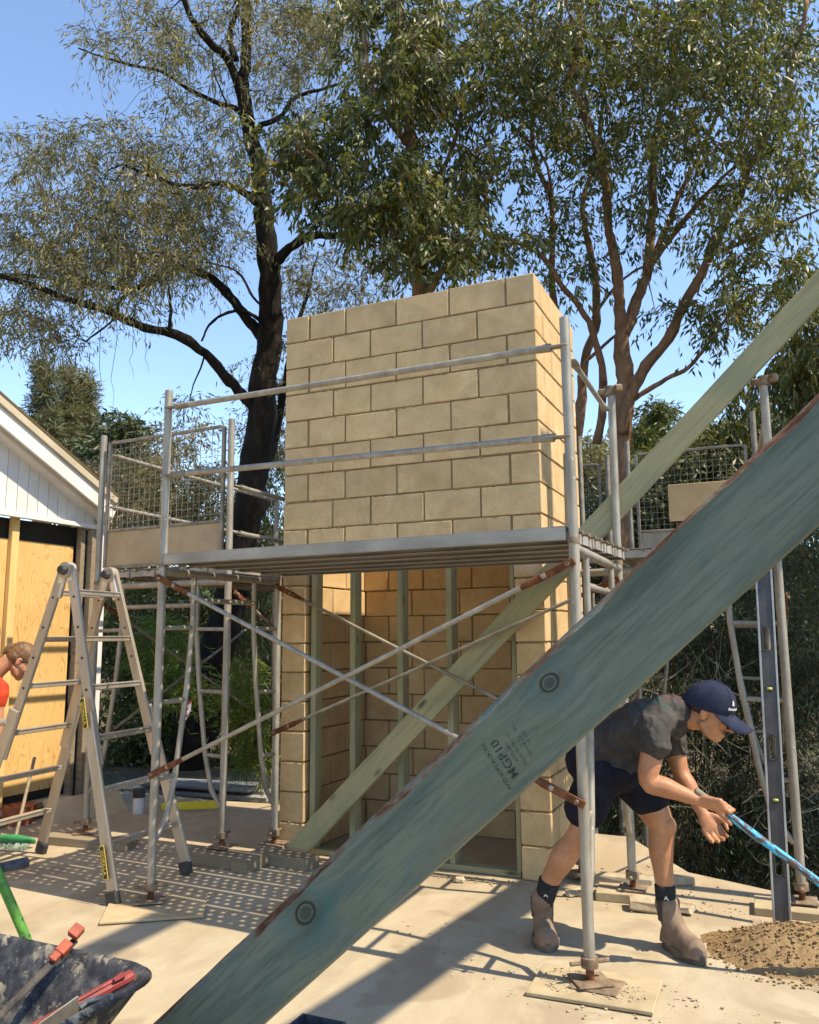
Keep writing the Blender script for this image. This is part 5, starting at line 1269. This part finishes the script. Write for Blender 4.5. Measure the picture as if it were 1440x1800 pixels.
# blue-wrapped tool handle
th = thing('tool_handle', 'long timber handle with peeling bright blue wrap, held by the man', 'handle', (pA+pB)/2)
m = Mat('peeling_blue_wrap', .6); sp = m.n('ShaderNodeSeparateXYZ'); v = m.co((2.6, 9, 9), False)
c = m.ramp(m.noise(v, 5.5, 4, .6, .5), [(.50, (.085, .055, .055)), (.53, (.02, .36, .62)), (.7, (.03, .45, .72))]); m.col(c)
q = MB(); Lh = (pB-pA).length; q.tube([(-Lh/2+.16, 0, 0), (Lh/2, 0, 0)], prd, 14)
local_obj(q, 'wrapped_shaft', m.m, th, (pA+pB)/2, frame_matrix(pd, Vector((0, 0, 1))), 40)
q = MB(); q.tube([(-Lh/2, 0, 0), (-Lh/2+.006, 0, 0), (-Lh/2+.165, 0, 0)], [prd*.8, prd*.98, prd*.97], 14); local_obj(q, 'bare_grip', M_SOLE, th, (pA+pB)/2, frame_matrix(pd, Vector((0, 0, 1))), 40)

# second worker at the left edge
p2 = thing('person', 'worker in orange-red shirt with tied brown hair leaning in behind the ladder', 'person', (-2.05, -1.15, 0))
M_SKIN2 = skinmat('warm_skin', (.34, .15, .08), (.44, .21, .12), (.50, .26, .16))
M_HAIR2 = simple('light_brown_hair', (.075, .032, .012), (.19, .095, .038), .6, 0, 40, .5, 150)
M_RED = cloth('orange_red_cotton', (.52, .045, .022), (.62, .075, .035), 9, .4).m
h2 = Vector(at(36, 1163, 6.05)); f2 = Vector((.62, .52, -.72)).normalized(); l2 = Vector((-.75, .62, .1)); l2 = (l2-f2*l2.dot(f2)).normalized(); u2 = f2.cross(l2); HM2 = Matrix((f2, l2, u2)).transposed()
def H2(x, y, z): return h2 + HM2 @ Vector((x, y, z))
q = MB(); head_geo(q, H2, HM2, .98)
n2 = H2(-.12, 0, -.06); n2.z = h2.z-.035
chest = Vector(at(-60, 1230, 5.95)); pel = Vector(at(-175, 1335, 5.7)); 
q.limb([H2(-.03, 0, 0), H2(-.06, 0, -.05), n2.lerp(chest, .25)], [.055, .054, .065], 14)
sd2 = (pel-chest).cross(Vector((0, 0, 1))).normalized()
q.limb([pel, pel.lerp(chest, .5), chest, n2.lerp(chest, .3)], [(.15, .11), (.14, .10), (.17, .11), (.12, .07)], 18, 4, 0, sd2)
s1 = Vector(at(-8, 1208, 5.82)); e1_ = Vector(at(-5, 1290, 5.75)); w1 = Vector(at(-40, 1350, 5.7))
s2 = chest*2-s1; s2.z = s1.z+.03; e2_ = s2+Vector((.08, .1, -.28)); w2_ = e2_+Vector((.15, .1, -.18))
q.limb([chest, s1, s1.lerp(e1_, .5), e1_, e1_.lerp(w1, .4), w1], [.08, .062, .05, .043, .043, .027], 14)
q.limb([chest, s2, s2.lerp(e2_, .5), e2_, e2_.lerp(w2_, .4), w2_], [.08, .060, .05, .043, .043, .027], 14)
for wv, ev in ((w1, e1_), (w2_, e2_)):
    dv = (wv-ev).normalized(); sv = dv.orthogonal().normalized(); pk2 = wv+dv*.085; q.limb([wv, pk2], [(.026, .02), (.038, .018)], 12, 3, 0, sv)
    for o_s in (-.028, -.009, .010, .028): q.limb([pk2+sv*o_s, pk2+sv*o_s+dv*.04, pk2+sv*o_s+dv*.07+dv.cross(sv)*.015], [.011, .0095, .0078], 8, 3)
    q.limb([wv+dv*.03+sv*.025, wv+dv*.07+sv*.05, wv+dv*.10+sv*.052], [.013, .011, .009], 8, 3)
legs2 = []
for s_ in (-1, 1):
    hp = pel+sd2*.09*s_-Vector((0, 0, .06)); kn = Vector((hp.x+.05, hp.y+.06, .50)); an = Vector((hp.x, hp.y-.02, .09)); legs2.append((hp, kn, an)); q.limb([hp, hp.lerp(kn, .5), kn, kn.lerp(an, .4), an, an+Vector((0, 0, -.05))], [.095, .08, .058, .058, .038, .038], 14)
remesh(q, 'body', .005, M_SKIN2, 4, p2)
q = MB(); q.limb([pel+Vector((0, 0, .03)), pel.lerp(chest, .5), chest, n2.lerp(chest, .35)], [(.175, .13), (.165, .125), (.19, .13), (.10, .075)], 20, 4, 0, sd2)
q.limb([chest, s1, s1.lerp(e1_, .30)], [.09, .078, .074], 14); q.limb([chest, s2, s2.lerp(e2_, .40)], [.09, .078, .074], 14); remesh(q, 'shirt', .007, M_RED, 5, p2)
q = MB()
for hp, kn, an in legs2: q.limb([hp+Vector((0, 0, .08)), hp.lerp(kn, .55), kn.lerp(an, .05)], [.125, .10, .095], 16)
q.limb([pel, pel-Vector((0, 0, .08))], [(.17, .12), (.17, .13)], 16, 3, 0, sd2); remesh(q, 'shorts', .008, M_SHORTS, 4, p2)
for hp, kn, an in legs2:
    q = MB(); q.limb([an+Vector((0, 0, .06)), an-Vector((0, 0, .03))], [.048, .048], 14); q.limb([an+Vector((-.0, -.05, -.055)), an+Vector((.03, .08, -.055)), an+Vector((.05, .15, -.06))], [.036, .042, .03], 14); remesh(q, 'boot', .006, M_BOOT, 4, p2)
q = MB(); q.ell(H2(-.022, 0, .050), (.103, .082, .092), HM2, 20, 12); q.ell(H2(-.045, 0, .010), (.075, .080, .07), HM2, 16, 10)
q.limb([H2(-.09, .0, .05), H2(-.125, 0, .03), H2(-.13, .0, -.03)], [.034, .030, .014], 12)
for i in range(90):
    a = random.uniform(.6, 5.7); p = H2(-.022+.103*math.cos(a)*.97, .082*math.sin(a)*.97, random.uniform(.0, .1)); q.tube([p, p+HM2 @ Vector((random.uniform(-.02, .02), random.uniform(-.01, .01), random.uniform(-.02, .03)))], [.003, .001], 4, False)
remesh(q, 'hair', .005, M_HAIR2, 1, p2)
M_LENS = simple('dark_lens', (.02, .02, .022), None, .1)
gl = MB()
for s_ in (-1, 1):
    gl.ell(H2(.100, s_*.033, .006), (.008, .028, .019), HM2, 12, 8); gl.tube([H2(.096, s_*.058, .012), H2(.06, s_*.076, .012), H2(-.005, s_*.084, .012)], .0026, 6)
gl.tube([H2(.110, -.01, .010), H2(.110, .01, .010)], .0025, 6); gl.build('sunglasses', M_LENS, p2, 'all')

# ------------------------------------------------------------------ long level leaning on the scaffold leg
lv = thing('spirit_level', 'long dark grey box level standing upright against the right scaffold pole', 'level', G(1376, 1632))
la, lb = Vector(G(1376, 1630)), Vector(onplane(1342, 1000, 1, -.075)); ld = (lb-la).normalized(); lb = la+ld*2.02
RL = frame_matrix(ld, Vector((1, 0, 0)))
if (RL @ Vector((0, 0, 1))).y > 0: RL = frame_matrix(ld, Vector((-1, 0, 0)))
M_LEV = simple('anodised_dark_level', (.05, .047, .047), (.085, .08, .08), .5, .3, 8, .1); M_LEVE = simple('level_edge', (.30, .29, .29), (.42, .41, .40), .4, .6, 8)
M_VIAL = simple('yellow_green_vial', (.42, .48, .10), None, .15)
Lv = (lb-la).length; cuts = [(.86, .13), (1.42, .13), (.30, .13)]
def LP(x, y, z): return la + RL @ Vector((x, y, z))
segs = []; x = .0
for c_, l_ in sorted(cuts): segs.append((x, c_-l_/2)); x = c_+l_/2
segs.append((x, Lv)); q = MB()
for a, b in segs: q.cbox(LP((a+b)/2, 0, 0), (b-a-.001, .064, .016), .002, RL)
for c_, l_ in cuts:
    for s_ in (-1, 1): q.cbox(LP(c_, s_*.026, 0), (l_+.001, .0125, .0158), .001, RL)
one(q, 'web', M_LEV, lv)
for s_ in (-1, 1):
    q = MB(); q.cbox(LP(Lv/2, s_*.038, 0), (Lv, .011, .026), .002, RL); one(q, 'edge', M_LEVE, lv)
for c_, l_ in cuts:
    q = MB(); pts = []
    for k in range(21):
        a = 2*math.pi*k/20; pts.append(LP(c_+(.045 if math.cos(a) > 0 else -.045)+.020*math.cos(a), .0205*math.sin(a), .009))
    q.tube(pts, .0035, 6, False); one(q, 'handle_grip', M_BLACK, lv)
for c_ in (.60, 1.16, 1.86):
    q = MB(); q.tube([LP(c_, -.0, -.010), LP(c_, 0, .0115)], .022, 16); vo = one(q, 'vial_mount', M_BLACK, lv, 40)
    q = MB(); q.tube([LP(c_, -.013, .012), LP(c_, .013, .012)], .0065, 10); put(q.build('vial', M_VIAL, None, 'all'), vo)

# ------------------------------------------------------------------ wheelbarrow with tools
zb = .58
wb = thing('wheelbarrow', 'black mortar-splashed wheelbarrow with green frame at the lower left', 'wheelbarrow', (1.0, -3.5, 0))
m = Mat('mortar_splashed_tray', .75, spec=.35); v = m.co(offset=False)
c = m.ramp(m.noise(v, 16, 7, .7), [(.40, (.012, .013, .017)), (.52, (.035, .036, .042)), (.64, (.11, .105, .095))])
c = m.mix(m.ramp(m.noise(v, 13, 6, .68, .3), [(.56, 0.), (.62, .9)]), c, m.ramp(m.noise(v, 40, 4), [(.3, (.16, .14, .10)), (.7, (.36, .32, .24))]))
m.col(c).bump(m.noise(v, 22, 6, .7), .5, .008); M_TRAY = m.m
wd = Vector((1.0, -.02, 0)).normalized(); wsd = Vector((.02, 1.0, 0)).normalized(); wc = Vector((1.215, -3.455, 0))
def rr_ring(hl, hw, rc_, z, nose=0., n=8):
    pts = []
    for cx, cy, a0 in ((1, 1, 0), (-1, 1, .5), (-1, -1, 1.), (1, -1, 1.5)):
        for k in range(n+1):
            a = (a0+.5*k/n)*math.pi
            lx = cx*(hl-rc_)+rc_*math.cos(a); ly = cy*(hw-rc_)+rc_*math.sin(a)
            pts.append(wc+wd*lx+wsd*ly+Vector((0, 0, z+nose*max(0, lx))))
    return pts
q = MB()
rings = [rr_ring(.44, .345, .12, zb, .0), rr_ring(.456, .361, .13, zb-.012, .0), rr_ring(.435, .34, .12, zb-.024), rr_ring(.36, .27, .13, zb-.15), rr_ring(.24, .19, .10, zb-.28), rr_ring(.02, .02, .015, zb-.285)]
inner = [rr_ring(.44, .345, .12, zb, .0), rr_ring(.428, .333, .115, zb-.004), rr_ring(.352, .262, .125, zb-.148), rr_ring(.236, .186, .10, zb-.270), rr_ring(.02, .02, .015, zb-.274)]
q.loft(rings, False); q.loft(inner, False); q.build('tray', M_TRAY, wb, 'all')
m = Mat('chipped_green_paint', .55); v = m.co(offset=False)
m.col(m.ramp(m.noise(v, 20, 6, .7), [(.38, (.03, .035, .03)), (.44, (.06, .20, .025)), (.65, (.10, .31, .045))])); M_GREEN = m.m
g0 = Vector(at(60, 1672, 2.58)); g1 = Vector(at(-6, 1535, 2.62)); g2 = Vector(at(-30, 1500, 2.62))
for s_ in (1, -1):
    q = MB(); off = Vector((0, 0, 0)) if s_ > 0 else -wsd*.5
    q.tube([wc+wd*.5+wsd*.02*s_+Vector((0, 0, .22)), wc+wd*.1+wsd*.16*s_+Vector((0, 0, .27)), wc-wd*.40+wsd*.26*s_+Vector((0, 0, .42)), wc-wd*.95+wsd*.30*s_+Vector((0, 0, .60))], .016, 12); one(q, 'frame_tube', M_GREEN, wb, 50)
    q = MB(); q.tube([wc-wd*.92+wsd*.298*s_+Vector((0, 0, .592)), wc-wd*1.08+wsd*.305*s_+Vector((0, 0, .64))], .021, 12); one(q, 'grip', M_BLACK, wb, 50)
    q = MB(); q.tube([wc-wd*.25+wsd*.22*s_+Vector((0, 0, .36)), wc-wd*.34+wsd*.24*s_+Vector((0, 0, .015)), wc-wd*.10+wsd*.22*s_+Vector((0, 0, .015)), wc+wd*.02+wsd*.2*s_+Vector((0, 0, .29))], .012, 10); one(q, 'leg', M_GREEN, wb, 50)
wcn = wc+wd*.50+Vector((0, 0, .19))
q = MB(); pts = [wcn+wd*.15*math.cos(k*math.pi/12)+Vector((0, 0, .15*math.sin(k*math.pi/12))) for k in range(25)]; q.tube(pts, .038, 12, False); wh = q.build('wheel', M_BLACK, wb, 'all')
q = MB(); q.tube([wcn-wsd*.03, wcn+wsd*.03], .11, 20); put(q.build('rim', M_GREEN, None, 40), wh)
# upright green handle of another barrow behind the tray
gh = thing('green_handle', 'chipped green tube handle with dark grip rising behind the black tray', 'handle', at(60, 1700, 2.95))
q = MB(); q.tube([at(76, 1720, 2.95), at(46, 1650, 2.95), at(20, 1590, 2.95), at(0, 1545, 2.95), at(-35, 1465, 2.95)], .0175, 14); one(q, 'tube', M_GREEN, gh, 60)
q = MB(); q.tube([at(-40, 1536, 2.98), at(8, 1524, 2.98), at(44, 1517, 2.98), at(48, 1516, 2.98)], [.018, .0185, .0205, .018], 14); one(q, 'grip', simple('blue_black_grip', (.02, .023, .032), (.08, .085, .10), .7, 0, 20, .4), gh, 50)
# tools in the tray
def bar(mb, a, b, w_, t_, up=Vector((0, 0, 1)), bev=.003):
    a, b = Vector(a), Vector(b); mb.cbox((a+b)/2, ((b-a).length, w_, t_), bev, frame_matrix(b-a, up))
M_ORG = simple('orange_plastic', (.25, .038, .013), (.34, .065, .025), .5, 0, 20, .3); M_DKS = simple('dirty_black_steel', (.012, .011, .011), (.09, .075, .06), .6, .3, 22, .4)
tool = thing('clamp', 'quick bar clamp with orange jaw sticking out of the black tray', 'clamp', at(60, 1740, 2.2))
a_, b_ = Vector(at(-30, 1815, 2.05)), Vector(at(133, 1652, 2.30)); q = MB(); bar(q, a_, b_, .022, .007, Vector((1, 1, 0))); one(q, 'bar', M_DKS, tool)
dcl = (b_-a_).normalized(); 
for (f0, f1, px, pz, w_) in ((.78, .90, 0, .012, .030), (.90, 1.0, .012, .030, .032), (.70, .78, -.004, .010, .022)):
    q = MB(); s0, s1_ = a_.lerp(b_, f0), a_.lerp(b_, f1); offv = Vector((.2, .3, 1)).normalized()*pz; bar(q, s0+offv, s1_+offv*1.15, w_, .022, Vector((1, 1, 0)), .002); one(q, 'jaw', M_ORG, tool)
q = MB(); bar(q, a_.lerp(b_, .74)-Vector((0, 0, .012)), a_.lerp(b_, .93)-Vector((0, 0, .018)), .012, .010, Vector((1, 1, 0))); one(q, 'trigger', M_DKS, tool)
t2 = thing('red_bar', 'dark red flat steel bar lying along the near edge of the black tray', 'bar', at(150, 1760, 2.1))
M_REDS = simple('dark_red_paint', (.13, .016, .015), (.26, .04, .035), .4, 0, 12, .25)
a_, b_ = Vector(at(20, 1832, 1.93)), Vector(at(236, 1712, 2.105)); q = MB(); bar(q, a_, b_, .022, .034, Vector((0, 0, 1)), .006); one(q, 'flat', M_REDS, t2)
q = MB(); bar(q, a_+Vector((.0, -.012, .012)), b_+Vector((0, -.012, .012))-(b_-a_)*.06, .008, .014, Vector((0, 0, 1)), .003); one(q, 'flange', M_REDS, t2)
q = MB(); q.tube([b_-(b_-a_)*.10+Vector((0, -.03, .01)), b_-(b_-a_)*.02+Vector((0, -.03, .012))], [.006, .009], 8); one(q, 'end_lug', M_REDS, t2)
t3 = thing('steel_trowel', 'grey steel blade and handle lying under the red bar in the tray', 'trowel', at(130, 1790, 2.0))
a_, b_ = Vector(at(60, 1830, 1.90)), Vector(at(140, 1772, 1.99)); q = MB(); bar(q, a_, b_, .075, .004, Vector((.3, .8, .6))); one(q, 'blade', M_GALVD, t3)
q = MB(); q.tube([b_, b_+(b_-a_)*.2, Vector(at(196, 1752, 2.0))], [.007, .008, .008], 10); one(q, 'handle', simple('blue_grey_grip', (.03, .04, .055), (.10, .115, .13), .7, 0, 30, .4), t3, 50)
# dark plastic scoop at the bottom edge
sc = thing('ribbed_tub', 'dark blue ribbed tub edge at the bottom centre below the big beam', 'tub', G(545, 1830))
m_ = simple('navy_plastic', (.02, .025, .045), (.08, .085, .1), .5, 0, 20, .3)
c0 = Vector(G(555, 1850)); q = MB(); q.loft([[c0+Vector((.09*sx, .06*sy, z_)) for sx, sy in ((-k_, -k_), (k_, -k_), (k_, k_), (-k_, k_))] for z_, k_ in ((.002, .9), (.09, 1.0), (.092, .9), (.01, .8))]); one(q, 'shell', m_, sc)
for i in range(6):
    q = MB(); q.cbox(c0+Vector((-.075+.03*i, .062, .05)), (.012, .008, .07), .002); one(q, 'rib', m_, sc)

# ------------------------------------------------------------------ sand heap, crumbs and rubble
rs = np.random.default_rng(5)
sx0, sy0 = 3.26, -.66
q = MB(); N = 56; pts = []
def sand_h(x, y):
    dx, dy = (x-sx0)/.50, (y-sy0)/.30; d = math.hypot(dx, dy)
    d *= 1+.18*mnoise.noise((x*5, y*5, 0)); h = .15*max(0, 1-d**1.5)
    return h + (.012*mnoise.noise((x*24, y*24, 3))+.006*mnoise.noise((x*60, y*60, 1)))*(1 if h > .004 else 0) - .004
for j in range(N+1):
    for i in range(N+1):
        x = sx0-.62+1.24*i/N; y = sy0-.42+.84*j/N; pts.append((x, y, sand_h(x, y)))
q.add(pts, [(j*(N+1)+i, j*(N+1)+i+1, (j+1)*(N+1)+i+1, (j+1)*(N+1)+i) for j in range(N) for i in range(N)])
m = Mat('brown_sand', .95, spec=.2); v = m.co(offset=False)
m.col(m.ramp(m.noise(v, 40, 6, .7), [(.3, (.20, .128, .062)), (.55, (.29, .195, .10)), (.75, (.37, .265, .15))])).bump(m.noise(v, 60, 5, .7), .8, .012); M_SAND = m.m
sp_ = thing('sand_heap', 'small heap of brown sand on the slab by the man\'s front boot', 'sand heap', (sx0, sy0, 0)); one(q, 'heap', M_SAND, sp_, 'all')
def crumbs(name, label, centres, n, smin, smax, mat, parent=None, hfun=None):
    q = MB()
    ico = [Vector(p).normalized() for p in ((1, 0, .2), (-.5, .86, .2), (-.5, -.86, .2), (.5, .5, .9), (-.8, .1, .8), (.2, -.7, .9), (0, 0, -1))]
    for i in range(n):
        cx, cy, rx, ry = centres[int(rs.integers(len(centres)))]; a = rs.uniform(0, 6.28); t_ = math.sqrt(rs.uniform())
        x, y = cx+rx*t_*math.cos(a), cy+ry*t_*math.sin(a); s_ = smin+(smax-smin)*rs.uniform()**3.2
        z = (max(0, hfun(x, y)) if hfun else 0)+s_*.3; R = Matrix.Rotation(rs.uniform(0, 6.28), 3, 'Z')
        q.add([R @ Vector((p.x*s_*rs.uniform(.7, 1.3), p.y*s_*rs.uniform(.7, 1.2), p.z*s_*.7))+Vector((x, y, z)) for p in ico],
              [(0, 1, 3), (1, 4, 3), (1, 2, 4), (2, 5, 4), (2, 0, 5), (0, 3, 5), (3, 4, 5), (0, 6, 1), (1, 6, 2), (2, 6, 0)])
    o = q.build(name, mat, parent)
    if parent is None: tag(o, label, 'rubble', None, 'stuff')
    else: o['kind'] = 'stuff'
crumbs('clods', '', [(sx0, sy0, .46, .27), (sx0-.05, sy0-.08, .55, .30)], 2600, .002, .012, M_SAND, sp_, sand_h)
M_CRUMB = simple('mortar_crumbs', (.30, .235, .15), (.43, .35, .24), .95, 0, 20, .4, 80)
crumbs('mortar_crumbs', 'mortar crumbs and grit scattered around the scaffold feet', [(2.42, -1.4, .42, .25), (2.75, -1.5, .5, .2), (2.3, -.1, .5, .25), (2.7, .05, .5, .25), (1.75, -.12, .4, .07), (1.2, -.14, .5, .05), (-.1, -1.2, .35, .15), (.1, -.35, .35, .15), (1.6, -1.2, .5, .35), (-1.2, .9, .7, .3), (3.2, -.2, .6, .2), (2.3, .35, .4, .25)], 1900, .0015, .011, M_CRUMB)
crumbs('pad_grit', 'pale grit spilled on the ply pad under the front right pole', [(2.30, -1.36, .10, .13), (2.52, -1.40, .12, .1)], 260, .002, .009, M_CRUMB, None, lambda x, y: .021)
for i, (x, y, l_, w_, h_, rz_, lab) in enumerate([(2.50, -.27, .24, .11, .055, .1, 'broken tan brick beside the man\'s front sock'), (2.63, -.23, .15, .10, .035, -.2, 'smaller tan brick piece beside the broken brick'), (2.28, .15, .34, .10, .05, .02, 'long pale stone offcut behind the front right pole'), (2.06, -.17, .10, .06, .03, .6, 'tiny rubble piece at the tower\'s right foot'), (1.38, -.18, .06, .05, .03, .2, 'small pale stone chip before the tower opening'), (2.55, .28, .20, .12, .05, .4, 'pale rubble lump near the slab edge behind the man'), (3.02, -.50, .05, .05, .03, .3, 'pale stone on top of the sand heap')]):
    q = MB(); q.cbox((0, 0, 0), (l_, w_, h_), .01); o = q.build('rubble_piece', M_CRUMB)
    q = o.data; 
    for v_ in q.vertices: v_.co += Vector((random.uniform(-1, 1), random.uniform(-1, 1), random.uniform(-1, 1)))*.006
    zz = h_/2+.001 + (max(0, sand_h(x, y)) if i == 6 else 0); o.location = (x, y, zz); o.rotation_euler = (random.uniform(-.06, .06), random.uniform(-.06, .06), rz_); tag(o, lab, 'rubble')

# ------------------------------------------------------------------ left back corner bits
for i, (a, b, z_, lab) in enumerate([((-3.0, 1.85), (-1.35, 1.95), .02, 'lowest grey board stacked on the soil behind the ladder'), ((-2.9, 1.98), (-1.45, 2.06), .055, 'middle grey board of the stack behind the ladder'), ((-2.8, 1.86), (-1.55, 1.93), .09, 'top grey board of the stack behind the ladder'), ((-3.2, 2.3), (-1.9, 2.45), .02, 'loose grey board lying behind the stacked boards')]):
    plain_timber(lab, 'grey_board', (*a, z_-.1), (*b, z_-.1), .20, .032, M_GREYWOOD, Vector((0, 1, 0)), 'board')
ply = plain_timber('brown ply sheet leaning at the foot of the plywood wall', 'ply_offcut', (-2.12, .02, .01), (-1.90, .62, .01), .5, .012, M_PLYD, Vector((-.8, .3, .62)), 'board')
q = MB(); p = Vector(G(243, 1430)); q.tube([p, p+Vector((0, 0, .13))], .045, 18, True); st = thing('pvc_pipe', 'white plastic pipe stub with dark cap behind the ladder', 'pipe', p); one(q, 'pipe', M_WHITE, st, 40)
q = MB(); q.tube([p+Vector((0, 0, .13)), p+Vector((0, 0, .20))], .05, 18); one(q, 'cap', M_BLACK, st, 40)
M_YEL = simple('yellow_paint', (.60, .50, .015), (.70, .60, .03), .45, 0, 9, .1)
yl = thing('spirit_level', 'short yellow level lying on the slab behind the ladder', 'level', (-1.5, .95, 0)); a, b = Vector((-1.66, .76, .035)), Vector((-1.20, .93, .055))
q = MB(); bar(q, a, b, .06, .022, Vector((0, 0, 1))); one(q, 'body', M_YEL, yl); q = MB(); bar(q, b, b+(b-a)*.03, .062, .024); one(q, 'end_cap', M_BLACK, yl)
M_TAPE = simple('red_white_tape', (.50, .02, .02), (.75, .72, .70), .6, 0, 16, 0, lo=.48, hi=.52)
for (px, py, Y, lab) in ((331, 1250, -.5, 'red and white tag tied on the left frame\'s inner tube'), (393, 1416, .5, 'red and white tag low beside the middle left leg')):
    p = Vector(PY(px, py, Y)); q = MB(); q.add([p+Vector(v_) for v_ in ((0, 0, .06), (.022, .004, .07), (.012, .012, .0), (-.018, .01, -.05), (-.035, 0, -.075), (-.012, 0, -.01))], [(0, 1, 2, 5), (5, 2, 3, 4)])
    md = q.build('warning_tag', M_TAPE); sm = md.modifiers.new('t', 'SOLIDIFY'); sm.thickness = .002; tag(md, lab, 'tag')
M_BRG = simple('green_plastic', (.015, .19, .06), (.03, .26, .09), .45, 0, 10)
br = thing('broom', 'green-headed broom lying at the ladder\'s left foot', 'broom', G(20, 1490)); p = Vector(G(26, 1490))
q = MB(); q.limb([p+Vector((-.20, -.03, .05)), p+Vector((.0, 0, .055)), p+Vector((.14, .03, .05))], [(.02, .035), (.03, .04), (.015, .03)], 12); one(q, 'head', M_BRG, br, 'all')
q = MB()
for i in range(220):
    a = p+Vector((random.uniform(-.2, .14), random.uniform(-.03, .03), .04)); q.tube([a, a+Vector((random.uniform(-.03, .03), random.uniform(-.07, -.02), -.038))], [.0016, .001], 3, False)
one(q, 'bristles', simple('broom_bristle', (.10, .16, .12), (.3, .36, .3), .7), br)
q = MB(); q.tube([p+Vector((-.02, .02, .07)), p+Vector((-.25, .35, .55))], .012, 10); one(q, 'handle', M_SOLE, br, 40)
q = MB(); q.tube([Vector(G(28, 1447))+Vector((0, 0, 0)), Vector(G(28, 1447))+Vector((0, 0, .14))], [.13, .15], 20); tag(q.build('red_tub', simple('terracotta_plastic', (.22, .05, .02), (.3, .08, .035), .6), None, 40), 'reddish tub on the floor at the foot of the ply wall', 'tub')
